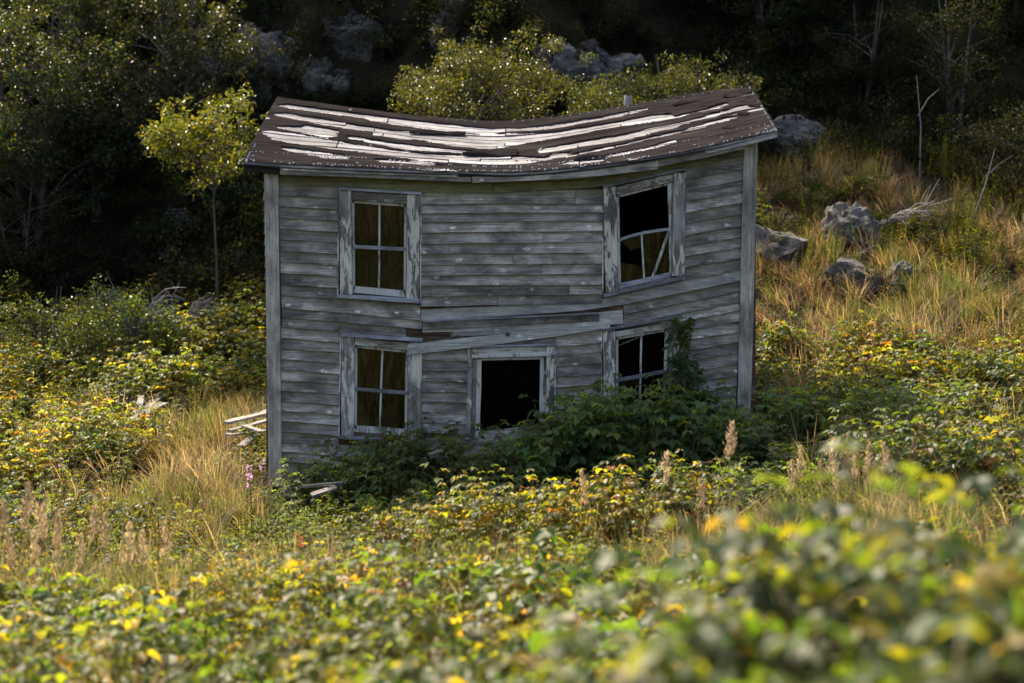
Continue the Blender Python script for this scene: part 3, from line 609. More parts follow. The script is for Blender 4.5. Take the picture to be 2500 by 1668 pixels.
sm = fo.modifiers.new('s', 'SOLIDIFY'); sm.thickness = .006; sm.offset = 1
def flap(pts, lift, name='torn_felt_flap'):
    n = len(pts)//2; V = []; f = []
    for i in range(n):
        a = np.array(pts[i]); b = np.array(pts[-1-i])
        for j in range(5):
            e = j/4; uv = a+(b-a)*e
            # nearest roof point through the pixel
            k = np.argmin((PU-uv[0])**2+(PV-uv[1])**2); p = roof(s_[k:k+1], t_[k:k+1], .028)[0]
            p = p+np.array([0, 0, lift*math.sin(e*math.pi)*(1+.5*math.sin(i*2.1))]); V.append(p)
    for i in range(n-1):
        for j in range(4): q = i*5+j; f.append((q, q+5, q+6, q+1))
    o = link(name, np_mesh(name, V, f, mat=M['felt']), fo); sm = o.modifiers.new('s', 'SOLIDIFY'); sm.thickness = .006
flap([z1(1830, 652), z1(2000, 645), z1(2120, 640), z1(2190, 610), z1(2260, 622), z1(2260, 655), z1(2190, 660), z1(2120, 664), z1(2000, 662), z1(1830, 660)], .035)
flap([z1(1400, 470), z1(1560, 462), z1(1700, 470), z1(1850, 478), z1(1850, 492), z1(1700, 490), z1(1560, 486), z1(1400, 482)], .025)
flap([z2(1380, 255), z2(1430, 215), z2(1500, 205), z2(1560, 200), z2(1570, 225), z2(1520, 235), z2(1450, 250), z2(1390, 268)], .02)
flap([z2(600, 690), z2(700, 668), z2(850, 650), z2(850, 664), z2(700, 684), z2(600, 700)], .03)
for c in ((1960, 148), (2010, 190), (2030, 255), (1830, 182), (1820, 432), (1940, 320)):
    x, y = c; flap([z2(x-45, y+8), z2(x-15, y-6), z2(x+20, y-10), z2(x+45, y-4), z2(x+45, y+10), z2(x+20, y+14), z2(x-15, y+14), z2(x-45, y+14)], .018)
# nail caps along the eave and the gable edges
NV = []; NF = []
def nailc(s, t, r=.0095):
    p = roof(np.array([s]), np.array([t]), .034)[0]; b = len(NV)
    rx = r*random.uniform(.7, 1.6)
    for k in range(6): NV.append(p+np.array([math.cos(k*1.047)*rx, math.sin(k*1.047)*r, 0]))
    for k in range(6): NV.append(p+np.array([math.cos(k*1.047)*rx, math.sin(k*1.047)*r, -.02]))
    NF.append(tuple(b+k for k in range(6)))
    for k in range(6): NF.append((b+k, b+6+k, b+6+(k+1) % 6, b+(k+1) % 6))
for i in range(150):
    s = i/150+random.uniform(-.0015, .0015)
    if random.random() < .62: nailc(s, .018+random.uniform(-.006, .008))
    if random.random() < (.75 if s < .2 or s > .62 else .5): nailc(s*.98+.01, .135+.02*math.sin(s*9)+random.uniform(-.008, .008), .009)
    if random.random() < .10: nailc(s, random.uniform(.05, .12), .012)
    if i % 3 == 0 and random.random() < .7 and s > .3: nailc(s, .985, .008)
for i in range(34):
    t = i/34
    if random.random() < .8: nailc(.996, t, .009)
    if t < .25 and random.random() < .8: nailc(.006+.003*random.random(), t); 
me = bpy.data.meshes.new('nail_caps'); me.from_pydata([tuple(v) for v in NV], [], NF); me.materials.append(M['nail'])
nl = link('nail_caps', me, house); nl['kind'] = 'stuff'
# stovepipe stub behind the ridge
pb = at(1533, 262, 2.5); bm = bmesh.new(); tube_bm(bm, [pb+np.array([0, 0, -.5]), pb+np.array([0, 0, .10]), pb+np.array([.01, 0, .16])], .058, 12)
link('stovepipe', bm_mesh('stovepipe', bm, M['rust']), house)
# side, back and inner walls
def slab(name, a, b, mat, parent=house):
    bm = bmesh.new(); bmesh.ops.create_cube(bm, size=1)
    a = Vector(a); b = Vector(b); bmesh.ops.scale(bm, vec=(b-a), verts=bm.verts); bmesh.ops.translate(bm, vec=(a+b)/2, verts=bm.verts)
    return link(name, bm_mesh(name, bm, M[mat]), parent)
XL, XR = at(650, 700)[0], at(1838, 700)[0]; YB = 3.55
def gable(x, z0, sgn, s):
    e = roof(np.array([s]), np.array([.1]), -.09)[0]; r = roof(np.array([s]), np.array([1.0]), -.09)[0]; b = backroof(np.array([s]), np.array([.88]), -.09)[0]
    prof = [(.03, e[2]), (2.3, r[2]), (YB, b[2])]
    V = []
    for xx in (x, x-sgn*.03):
        V += [(xx, .03, z0), (xx, YB, z0), (xx, YB, b[2]), (xx, 2.3, r[2]), (xx, .03, e[2])]
    F = [(0, 1, 2, 3, 4), (9, 8, 7, 6, 5)]+[(i, (i+1) % 5, 5+(i+1) % 5, 5+i) for i in range(5)]
    me = bpy.data.meshes.new('side_wall'); me.from_pydata(V, [], F); me.materials.append(M['inner']); so = link('side_wall', me, house)
    z = z0
    while z < r[2]-.05:
        zt = min(z+.145, r[2]-.02); zl = min(zt, e[2]); 
        def ylim(zq): 
            if zq <= min(e[2], b[2]): return .035, YB
            return (max(.035, np.interp(zq, [e[2], r[2]], [.03, 2.3])), min(YB, np.interp(zq, [b[2], r[2]], [YB, 2.3])))
        y0, y1 = ylim(z); y2, y3 = ylim(zt); xo = x+sgn*.004; xb = x+sgn*.024
        V = [(xb, y0, z), (xb, y1, z), (xo, y3, zt+.01), (xo, y2, zt+.01), (x, y0, z), (x, y1, z)]
        F = [(0, 1, 2, 3), (0, 4, 5, 1), (0, 3, 4), (1, 5, 2)]
        me = np_mesh('clapboard', V, [(0, 1, 2), (0, 2, 3), (0, 4, 5), (0, 5, 1), (0, 3, 4), (1, 5, 2)], mat=M['claps'])
        a_ = me.attributes.new('vpos', 'FLOAT', 'POINT'); a_.data.foreach_set('value', np.array([0, 0, 1, 1, 0, 0], dtype=np.float32))
        link('clapboard', me, house); z = zt
gable(XL, -.35, -1, .07); gable(XR, .25, 1, .945)
zb = backroof(np.array([.5]), np.array([.88]), -.09)[0][2]
for s0, s1 in ((0.07, .3), (.3, .5), (.5, .72), (.72, .945)):
    a = backroof(np.array([s0]), np.array([.88]), -.06)[0]; b = backroof(np.array([s1]), np.array([.88]), -.06)[0]
    me = np_mesh('back_wall', [(a[0], YB, -.3), (b[0], YB, -.3), (b[0], YB, b[2]), (a[0], YB, a[2]), (a[0], YB+.04, -.3), (b[0], YB+.04, -.3), (b[0], YB+.04, b[2]), (a[0], YB+.04, a[2])], [(0, 1, 2, 3), (7, 6, 5, 4), (0, 4, 5, 1), (3, 2, 6, 7), (0, 3, 7, 4), (1, 5, 6, 2)], mat=M['inner']); link('back_wall', me, house)
    z = -.25
    while z < min(a[2], b[2])-.02:
        zt = z+.145
        V = [(b[0], YB+.07, z), (a[0], YB+.07, z), (a[0], YB+.045, min(zt+.01, a[2])), (b[0], YB+.045, min(zt+.01, b[2])), (b[0], YB+.042, z), (a[0], YB+.042, z)]
        me = np_mesh('clapboard', V, [(0, 1, 2), (0, 2, 3), (0, 4, 5), (0, 5, 1), (0, 3, 4), (1, 5, 2)], mat=M['clap']); link('clapboard', me, house); z = zt
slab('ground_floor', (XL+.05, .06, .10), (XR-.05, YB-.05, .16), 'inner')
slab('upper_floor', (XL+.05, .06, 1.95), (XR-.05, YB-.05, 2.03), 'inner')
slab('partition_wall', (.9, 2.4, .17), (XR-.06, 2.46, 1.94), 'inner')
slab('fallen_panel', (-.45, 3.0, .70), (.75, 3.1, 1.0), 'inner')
vplank('prop_board', [z6(652, 1112), z6(714, 1108), z6(708, 1290), z6(655, 1290)], -.075, .03, 'post', sub=3, jit=.5)

# ------------------------------------------------------------------ plant geometry (numpy)
def unit(a): return a/np.maximum(np.linalg.norm(a, axis=-1, keepdims=True), 1e-9)
class Geo:
    def __init__(s): s.v = []; s.t = []; s.c = []; s.n = 0
    def add(s, v, t, c):
        s.v.append(v.reshape(-1, 3)); s.t.append(np.asarray(t)+s.n); s.c.append(np.broadcast_to(c, (len(s.v[-1]), 3))); s.n += len(s.v[-1])
    def leaves(s, P, D, N, L, W, col, droop=.25, fold=.18, hi=True):
        P = np.asarray(P); n = len(P); D = unit(D); S_ = unit(np.cross(N, D)); N = np.cross(D, S_)
        L = np.asarray(L)[:, None]; W = np.asarray(W)[:, None]; dr = (np.asarray(droop)*np.ones(n))[:, None]
        if hi:
            m1 = P+D*L*.33; m2 = P+D*L*.70-N*dr*L*.28
            vs = [P, m1+S_*W*.5+N*fold*W, m1, m1-S_*W*.5+N*fold*W, m2+S_*W*.37+N*fold*W*.7, m2, m2-S_*W*.37+N*fold*W*.7, P+D*L-N*dr*L*.75]
            tr = [(0, 3, 2), (0, 2, 1), (1, 2, 5), (1, 5, 4), (2, 3, 6), (2, 6, 5), (4, 5, 7), (5, 6, 7)]; k = 8
        else:
            m = P+D*L*.45; vs = [P, m+S_*W*.5+N*fold*W, m-S_*W*.5+N*fold*W, P+D*L-N*dr*L*.5]; tr = [(0, 3, 1), (0, 2, 3)]; k = 4
        v = np.stack(vs, 1); t = (np.arange(n)[:, None, None]*k+np.array(tr)[None]).reshape(-1, 3)
        s.add(v, t, np.repeat(np.broadcast_to(col, (n, 3)), k, 0))
    def tube(s, pts, r, col=(.1, .07, .04), n=4):
        pts = np.asarray(pts, dtype=float); m = len(pts); r = np.asarray(r)*np.ones(m)
        d = np.gradient(pts, axis=0); d = unit(d); ref = np.array([.3, .9, .1]) if abs(d[0][2]) > .7 else np.array([0, 0, 1.0])
        a = unit(np.cross(d, ref)); b = np.cross(d, a); k = np.arange(n)*2*math.pi/n
        v = pts[:, None]+(a[:, None]*np.cos(k)[None, :, None]+b[:, None]*np.sin(k)[None, :, None])*r[:, None, None]
        t = []
        for i in range(m-1):
            for j in range(n):
                q = i*n+j; w_ = i*n+(j+1) % n; t += [(q, w_, w_+n), (q, w_+n, q+n)]
        s.add(v.reshape(-1, 3), np.array(t), col)
    def mesh(s, name, mat): return np_mesh(name, np.concatenate(s.v), np.concatenate(s.t), np.concatenate(s.c), mat)
def pal(rng, n, cols, w, var=.25):
    c = np.array(cols)[rng.choice(len(cols), n, p=np.array(w)/sum(w))]
    return c*(1+rng.normal(0, var, (n, 1)))*(1+rng.normal(0, .06, (n, 3)))
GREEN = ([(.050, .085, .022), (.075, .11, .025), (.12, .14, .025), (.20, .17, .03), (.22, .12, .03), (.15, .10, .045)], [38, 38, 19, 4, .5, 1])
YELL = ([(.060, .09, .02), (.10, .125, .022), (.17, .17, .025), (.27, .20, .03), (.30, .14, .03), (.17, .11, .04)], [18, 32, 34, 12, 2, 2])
SHADE = ([(.075, .125, .045), (.10, .155, .052), (.14, .18, .05)], [45, 40, 15])  # shaded copy of the bramble greens, lifted for the house shadow
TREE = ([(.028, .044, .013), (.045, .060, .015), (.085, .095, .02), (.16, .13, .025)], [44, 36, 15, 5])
DARK = ([(.013, .017, .008), (.020, .025, .010), (.034, .036, .013)], [45, 40, 15])  # hillside shade put into the leaf colour, much darker than TREE
def bramble(rng, canes, rad, hgt_, leafL, palette, leafy=1.0, spread=.35):
    lf, st = Geo(), Geo()
    for _ in range(canes):
        a = rng.uniform(0, 6.283); r0 = rad*math.sqrt(rng.random()); b = np.array([math.cos(a)*r0, math.sin(a)*r0, -.05])
        h = hgt_*rng.uniform(.55, 1.05); a2 = a+rng.normal(0, .9); lean = rng.uniform(.1, 1)*spread
        e = np.linspace(0, 1, 7); pts = b+np.stack([np.cos(a2)*lean*e**2*h, np.sin(a2)*lean*e**2*h, h*(e-.10*lean*e**3)], 1)
        st.tube(pts, np.linspace(.006, .002, 7), (.13, .085, .04), 3)
        nl = max(3, int(rng.integers(6, 10)*leafy)); ts = np.linspace(.22, 1.0, nl)+rng.normal(0, .02, nl)
        ph = rng.uniform(0, 6.28)
        for k, tt in enumerate(np.clip(ts, .1, 1)):
            p = np.array([np.interp(tt, e, pts[:, q]) for q in range(3)]); an = ph+k*2.4; out = np.array([math.cos(an), math.sin(an), 0])
            pet = (.05+.07*(1-tt)+.02*rng.random())*(leafL/.075); q = p+out*pet+np.array([0, 0, .03+.02*rng.random()])
            st.tube([p, (p+q)/2+np.array([0, 0, .012]), q], [.0018, .0015, .0012], (.12, .10, .04), 3)
            L = leafL*rng.uniform(.75, 1.2)*(1-.25*(tt > .93)); side = np.cross([0, 0, 1.0], out)
            nleaf = 3 if rng.random() < .75 else 5
            ds = [out+np.array([0, 0, -.25]), out*.25+side-np.array([0, 0, .15]), out*.25-side-np.array([0, 0, .15])]; ps = [q+out*.012, q, q]
            if nleaf == 5: ds += [out*-.05+side*.9-np.array([0, 0, .3]), out*-.05-side*.9-np.array([0, 0, .3])]; ps += [p+(q-p)*.65]*2
            ds = np.array(ds)+rng.normal(0, .18, (nleaf, 3)); N = np.tile(out*.35+np.array([0, 0, 1.0]), (nleaf, 1))+rng.normal(0, .28, (nleaf, 3))
            Ls = L*np.array([1.1, .85, .85, .7, .7][:nleaf]); col = pal(rng, 1, *palette, var=.15)*(1+rng.normal(0, .12, (nleaf, 1)))
            lf.leaves(ps, ds, N, Ls, Ls*rng.uniform(.62, .78, nleaf), np.clip(col, .004, 1), droop=rng.uniform(.15, .55, nleaf), fold=.16)
    return lf, st
def tuft(rng, n, rad, h, cols, w, width=.006, bend=.5):
    g = Geo()
    for _ in range(n):
        a = rng.uniform(0, 6.283); r0 = rad*math.sqrt(rng.random()); b = np.array([math.cos(a)*r0, math.sin(a)*r0, -.04]); a2 = a+rng.normal(0, .7)
        H = h*rng.uniform(.5, 1.1); be = bend*rng.uniform(.2, 1.2); e = np.array([0, .35, .7, 1.0])
        pts = b+np.stack([np.cos(a2)*be*H*e**2, np.sin(a2)*be*H*e**2, H*(e-.22*be*e**2)], 1)
        s_ = np.array([-math.sin(a2+.6), math.cos(a2+.6), 0])*width*rng.uniform(.6, 1.2)
        v = np.stack([pts[0]-s_, pts[0]+s_, pts[1]-s_*.9, pts[1]+s_*.9, pts[2]-s_*.6, pts[2]+s_*.6, pts[3]])
        g.add(v, np.array([(0, 1, 3), (0, 3, 2), (2, 3, 5), (2, 5, 4), (4, 5, 6)]), pal(rng, 1, cols, w)[0])
    return g
GG = ([(.09, .14, .03), (.14, .18, .04), (.20, .20, .06), (.30, .24, .12)], [40, 30, 15, 15])
GD = ([(.32, .235, .14), (.25, .175, .10), (.38, .30, .195), (.14, .15, .05)], [38, 30, 18, 14])
GO = ([(.32, .215, .13), (.23, .15, .085), (.37, .27, .175), (.14, .14, .05)], [36, 28, 18, 18])
def weed(rng, n, rad, h, palette, leafL=.045):
    g = Geo()
    for _ in range(n):
        a = rng.uniform(0, 6.283); r0 = rad*math.sqrt(rng.random()); b = np.array([math.cos(a)*r0, math.sin(a)*r0, -.04]); H = h*rng.uniform(.6, 1.1)
        e = np.linspace(0, 1, 5); ln = rng.normal(0, .10, 2); pts = b+np.stack([ln[0]*H*e**1.5, ln[1]*H*e**1.5, H*e], 1); g.tube(pts, np.linspace(.005, .002, 5), (.10, .09, .035), 3)
        m = int(H/.022); tt = np.linspace(.12, 1, m); p = np.stack([np.interp(tt, e, pts[:, q]) for q in range(3)], 1); an = np.arange(m)*2.4+rng.uniform(0, 6)
        D = np.stack([np.cos(an), np.sin(an), rng.uniform(.1, .7, m)], 1); N = np.tile([0, 0, 1.0], (m, 1))+rng.normal(0, .3, (m, 3)); L = leafL*rng.uniform(.7, 1.2, m)*(1.1-.5*tt)
        g.leaves(p, D, N, L, L*.36, pal(rng, m, *palette), hi=False, droop=.4)
    return g
def cloud(g, rng, cen, rad, n, L, palette, hi=False, out=None, W=.6, flat=.8):
    cen = np.asarray(cen); d = unit(rng.normal(0, 1, (n, 3))); r = rad*rng.random(n)**.45; P = cen+d*r[:, None]*np.array([1, 1, flat])
    D = d*.6+rng.normal(0, .6, (n, 3))+np.array([0, 0, -.25]); N = rng.normal(0, .55, (n, 3))+np.array([0, 0, .9])+d*.35
    Ls = L*rng.uniform(.65, 1.25, n); g.leaves(P, D, N, Ls, Ls*W, np.clip(pal(rng, n, *palette), .003, 1), hi=hi, droop=.3)
def tree(rng, H, rx, rz, cz, ncl, nleaf, L, palette, trunk_r=.05, clr=(.22, .4), stems=1, shell=.55, lean=(0, 0)):
    lf, st = Geo(), Geo(); tops = []
    for s in range(stems):
        a = rng.uniform(0, 6.28); sp = 0 if stems == 1 else .25; e = np.linspace(0, 1, 8)
        pts = np.stack([lean[0]*e*H+sp*math.cos(a)*(.2+e*rx*1.2)+rng.normal(0, .03*H*.15, 8)*e, lean[1]*e*H+sp*math.sin(a)*(.2+e*rx*1.2)+rng.normal(0, .03*H*.15, 8)*e, -.15+(H*.92+.15)*e], 1)
        st.tube(pts, np.linspace(trunk_r, trunk_r*.2, 8), (.1, .08, .06), 7); tops.append(pts)
    for k in range(ncl):
        d = unit(rng.normal(0, 1, 3)); r = shell+(1-shell)*rng.random(); c = np.array([lean[0]*cz, lean[1]*cz, cz])+d*np.array([rx, rx, rz])*r*rng.uniform(.85, 1.12)
        pts = tops[rng.integers(stems)]; f = np.clip((c[2]-rng.uniform(.2, .6)*np.hypot(c[0], c[1]))/H, .12, .92); p0 = np.array([np.interp(f, np.linspace(0, 1, 8), pts[:, q]) for q in range(3)])
        m = (p0+c)/2+np.array([0, 0, .08*np.linalg.norm(c-p0)])+rng.normal(0, .04, 3); br = np.stack([p0, m, c]); st.tube(br, [trunk_r*.35, trunk_r*.2, .004], (.1, .08, .06), 4)
        R_ = rng.uniform(*clr); n = int(nleaf*(R_/np.mean(clr))**2)
        cloud(lf, rng, c, R_, n, L, palette)
        for _ in range(2): cloud(lf, rng, c+rng.normal(0, R_*.8, 3), R_*.5, n//4, L, palette)
    return lf, st
def juniper(rng, n, rad, h, palette):
    g = Geo()
    for _ in range(n):
        a = rng.uniform(0, 6.283); l = rad*rng.uniform(.4, 1); e = np.linspace(0, 1, 5); z = h*rng.uniform(.3, 1)
        pts = np.stack([np.cos(a)*l*e, np.sin(a)*l*e, -.03+z*np.sin(e*1.9)], 1); g.tube(pts, np.linspace(.012, .004, 5), (.08, .06, .04), 3)
        m = 60; tt = rng.uniform(.25, 1, m); p = np.stack([np.interp(tt, e, pts[:, q]) for q in range(3)], 1)+rng.normal(0, .035, (m, 3)); d = np.array([math.cos(a), math.sin(a), .5])+rng.normal(0, .7, (m, 3))
        L = rng.uniform(.05, .10, m); g.leaves(p, d, rng.normal(0, 1, (m, 3))+np.array([0, 0, 1]), L, L*.28, pal(rng, m, *palette), hi=False)
    return g

# ------------------------------------------------------------------ stuff: ground cover nobody could count, one object each
def proto_coll(name, meshes):
    co = bpy.data.collections.new(name)
    for i, me in enumerate(meshes): o = bpy.data.objects.new('%s_%02d' % (name, i), me); co.objects.link(o)
    return co
def scatter(name, label, cat, coll, pts, rot, scl, idx):
    me = bpy.data.meshes.new(name); n = len(pts); me.vertices.add(n); me.vertices.foreach_set('co', np.asarray(pts, dtype=np.float32).ravel())
    a = me.attributes.new('rot', 'FLOAT_VECTOR', 'POINT'); a.data.foreach_set('vector', np.asarray(rot, dtype=np.float32).ravel())
    a = me.attributes.new('scl', 'FLOAT', 'POINT'); a.data.foreach_set('value', np.asarray(scl, dtype=np.float32))
    a = me.attributes.new('pick', 'INT', 'POINT'); a.data.foreach_set('value', np.asarray(idx, dtype=np.int32))
    o = link(name, me); tag(o, label, cat, kind='stuff')
    g = bpy.data.node_groups.new(name, 'GeometryNodeTree'); g.interface.new_socket('Geometry', in_out='INPUT', socket_type='NodeSocketGeometry'); g.interface.new_socket('Geometry', in_out='OUTPUT', socket_type='NodeSocketGeometry')
    gi = g.nodes.new('NodeGroupInput'); go = g.nodes.new('NodeGroupOutput'); ci = g.nodes.new('GeometryNodeCollectionInfo'); ci.inputs['Collection'].default_value = coll
    ci.inputs['Separate Children'].default_value = True; ci.inputs['Reset Children'].default_value = True
    ip_ = g.nodes.new('GeometryNodeInstanceOnPoints'); ip_.inputs['Pick Instance'].default_value = True
    def na(nm, typ): q = g.nodes.new('GeometryNodeInputNamedAttribute'); q.data_type = typ; q.inputs['Name'].default_value = nm; return q.outputs['Attribute']
    g.links.new(gi.outputs[0], ip_.inputs['Points']); g.links.new(ci.outputs[0], ip_.inputs['Instance']); g.links.new(na('pick', 'INT'), ip_.inputs['Instance Index'])
    g.links.new(na('rot', 'FLOAT_VECTOR'), ip_.inputs['Rotation']); g.links.new(na('scl', 'FLOAT'), ip_.inputs['Scale']); g.links.new(ip_.outputs[0], go.inputs[0])
    m = o.modifiers.new('scatter', 'NODES'); m.node_group = g; return o
def in_house(x, y, m=0.0): return (x > XL-m) & (x < XR+m) & (y > -m) & (y < YB+m)
def points(rng, x0, x1, d0, d1, dens, mask=None, wedge=True):
    n = int((x1-x0)*(d1-d0)*dens); x = rng.uniform(x0, x1, n); y = rng.uniform(d0, d1, n)-20; k = ~in_house(x, y, .12)
    if wedge: k &= np.abs(x) < (y+20)*.42+2.2
    if mask is not None: k &= mask(x, y+20)
    x, y = x[k], y[k]; return np.stack([x, y, hgt(x, y)], 1)
def put(name, label, cat, coll, nvar, P, rng, s0, s1, tilt=.12, base=0, sclf=None):
    n = len(P); rot = np.stack([rng.normal(0, tilt, n), rng.normal(0, tilt, n), rng.uniform(0, 6.283, n)], 1)
    sc = rng.uniform(s0, s1, n)
    if sclf is not None: sc = sc*sclf(P[:, 0], P[:, 1]+20)
    idx = rng.integers(0, nvar, n) if np.isscalar(nvar) else nvar
    return scatter(name, label, cat, coll, P, rot, sc, idx)
rng = np.random.default_rng(11)
def join(lf, st): lf.v += st.v; lf.t += [t+lf.n for t in st.t]; lf.c += st.c; lf.n += st.n; return lf
bg = [join(*bramble(rng, 7, .20, .62, .075, GREEN)).mesh('bramble', M['rasp']) for _ in range(6)]
by = [join(*bramble(rng, 7, .20, .62, .072, YELL)).mesh('bramble', M['rasp']) for _ in range(6)]
bs = [join(*bramble(rng, 6, .20, .60, .105, SHADE)).mesh('bramble', M['rasp']) for _ in range(4)]
bn = [join(*bramble(rng, 6, .22, .62, .115, GREEN if k % 3 else YELL)).mesh('bramble', M['rasp']) for k in range(6)]
CB = proto_coll('bramble_source', bg+by+bs+bn)
# open, grassy places (x, d, rx, rd)
OPEN = [(-4.3, 13.0, 2.6, 1.0), (.2, 13.1, 2.3, .55), (3.0, 14.2, 1.2, 1.4), (-4.1, 22.5, .9, 2.4), (6.2, 25.6, 3.6, 2.9), (-4.2, 18.6, 1.0, 1.2), (7.5, 30, 4.5, 2.6)]
def openness(x, d):
    o = np.zeros_like(x)
    for (a, b, c, e) in OPEN: o = np.maximum(o, np.exp(-(((x-a)/c)**2+((d-b)/e)**2)**2))
    return o
def bm_mask(x, d):
    n = fbm(x*.55+7, d*.55, 3); return (openness(x, d)+1.0*(n-.5) < .50) & (d < 29.5+.8*np.sin(x))
P = points(rng, -16, 16, 4.6, 31, 11, bm_mask); P = np.concatenate([P, points(rng, -8, 8, -12, 4.4, 5, lambda x, d: (np.hypot(x, d) > 1.3) & (fbm(x*.6, d*.6, 3) > .42), wedge=False)])
# thin out with distance
keep = rng.random(len(P)) < np.interp(P[:, 1]+20, [5, 9, 11, 14, 22, 30], [.75, .75, .8, .9, .75, .6]); P = P[keep]
ny_ = fbm(P[:, 0]*.8, P[:, 1]*.8+30, 17); d_ = P[:, 1]+20
front = (np.abs(P[:, 0]) < 3.3) & (d_ > 16.6) & (d_ < 20.4)
idx = np.where(ny_+rng.normal(0, .08, len(P)) > .52, rng.integers(6, 12, len(P)), rng.integers(0, 6, len(P))); idx = np.where(front, rng.integers(12, 16, len(P)), idx); idx = np.where((d_ < 11.2+.6*np.sin(P[:, 0]*1.3)), rng.integers(16, 22, len(P)), idx)
put('bramble_ground_cover', 'low leafy bramble ground cover with green and yellowing leaves filling the hollow', 'ground cover', CB, idx, P, rng, .6, 1.15, sclf=lambda x, d: np.where((np.abs(x) < 3.6) & (d > 16.2) & (d < 20.5), .62, np.where((d > 12.6) & (d <= 16.2), .72, 1.0))*np.where((x < -2.2) & (x > -5) & (d > 16) & (d < 20.5), .75, 1.0)*(.42+1.15*fbm(x*.6, d*.6, 77))*np.interp(d, [5, 9, 20], [.95, 1.0, 1.0]))
gg = [tuft(rng, 46, .14, .55, *GG) .mesh('grass', M['grass']) for _ in range(4)]; gd = [tuft(rng, 46, .14, .60, *GD, width=.0045, bend=.8).mesh('grass', M['grass']) for _ in range(4)]; gO = [tuft(rng, 50, .14, .5, *GO, width=.005, bend=.8).mesh('grass', M['grass']) for _ in range(4)]
CG = proto_coll('green_grass_source', gg); CD = proto_coll('dry_grass_source', gd+gO)
P = points(rng, -14, 14, 5, 28, 9, lambda x, d: (openness(x, d)*np.where(d > 20, .25, 1)+.5*(fbm(x*.6, d*.6, 23)-.5)) > .26)
put('green_grass', 'tall green grass between the bramble patches', 'grass', CG, 4, P, rng, .6, 1.25)
P = points(rng, -14, 15, 5, 33, 9, lambda x, d: (openness(x, d)*np.where(d > 18, 1.4, .55)+.25*((x > 3) & (d > 23))+.6*(fbm(x*.7+40, d*.7, 29)-.5)) > .30)
put('dry_grass', 'dry tan and golden grass on the slopes beside the house', 'grass', CD, np.where((P[:, 1] > -1) & (P[:, 0] > 2), rng.integers(4, 8, len(P)), np.where(rng.random(len(P)) < .35, rng.integers(4, 8, len(P)), rng.integers(0, 4, len(P)))), P, rng, .55, 1.2, tilt=.22)
P = points(rng, -9, 9, -14, 3.5, 5, lambda x, d: np.hypot(x, d) > 1.2, wedge=False); P = np.concatenate([P, points(rng, -12, 12, 7, 24, 1.6, lambda x, d: ~((np.abs(x) < 3) & (d > 17)))])
put('scattered_grass_stalks', 'thin dry grass stalks poking through the brambles', 'grass', CD, rng.integers(0, 4, len(P)), P, rng, .9, 1.35)
cw = [weed(rng, 9, .2, .62, GREEN).mesh('weed', M['rasp']) for _ in range(3)]+[weed(rng, 9, .2, .6, YELL).mesh('weed', M['rasp']) for _ in range(3)]
CW = proto_coll('weed_source', cw)
P = points(rng, 4.0, 13, 20.5, 30, 5.5, lambda x, d: fbm(x*.6, d*.6, 37) > .46)
P2 = points(rng, -12, 12, 6, 28, 1.0); P = np.concatenate([P, P2, points(rng, 3, 14, 26, 31.5, 2.2)])
put('upright_weeds', 'slender upright leafy weeds on the right-hand slope and among brambles', 'weeds', CW, 6, P, rng, .8, 1.35)
# hillside undergrowth
ug = []
for k in range(5):
    g = Geo()
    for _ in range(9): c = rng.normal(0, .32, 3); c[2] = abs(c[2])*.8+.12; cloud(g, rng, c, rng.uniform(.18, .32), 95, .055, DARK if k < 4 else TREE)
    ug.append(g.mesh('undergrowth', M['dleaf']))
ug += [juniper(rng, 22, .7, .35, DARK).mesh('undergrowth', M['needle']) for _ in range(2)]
CU = proto_coll('undergrowth_source', ug)
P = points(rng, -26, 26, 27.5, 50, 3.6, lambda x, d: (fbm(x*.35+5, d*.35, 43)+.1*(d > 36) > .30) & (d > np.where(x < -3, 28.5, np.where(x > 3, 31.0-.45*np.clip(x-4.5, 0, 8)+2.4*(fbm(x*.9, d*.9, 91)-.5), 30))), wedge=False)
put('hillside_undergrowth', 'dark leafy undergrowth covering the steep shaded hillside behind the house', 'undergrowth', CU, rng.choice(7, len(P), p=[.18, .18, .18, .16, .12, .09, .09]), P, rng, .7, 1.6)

# ------------------------------------------------------------------ individual plants
def thing2(name, parts, loc, rz, sc, label, cat, group=None):
    o = empty(name, loc, rz, label, cat, group); o.scale = (sc, sc, sc) if np.isscalar(sc) else sc
    for nm, me in parts: link(nm, me, o)
    return o
def gpt(u, v, d):        # pixel at depth d -> x, y on the ground there
    p = at(u, v, d-20); return float(p[0]), float(p[1]), float(hgt(p[0], p[1]))
rng = np.random.default_rng(23)
def bush_set(n, canes, rad, h, leaf, palette):
    out = []
    for _ in range(n):
        lf, st = bramble(rng, canes, rad, h, leaf, palette, 1.25, .45); out.append([('foliage', lf.mesh('foliage', M['rasp'])), ('cane', st.mesh('cane', M['cane']))])
    return out
BRT = ([(.09, .12, .022), (.16, .165, .025), (.26, .20, .03), (.32, .15, .03)], [38, 38, 20, 3]); BF = bush_set(3, 90, .62, 1.0, .085, ([(.045, .08, .02), (.07, .11, .025), (.13, .15, .025), (.24, .20, .03)], [34, 34, 24, 8])); BS = bush_set(4, 24, .42, .95, .115, SHADE); BY = bush_set(4, 28, .42, .95, .088, BRT); BG = bush_set(4, 26, .42, .95, .088, GREEN)  # BRT puts extra sun glow into the leaf colour of the lit row
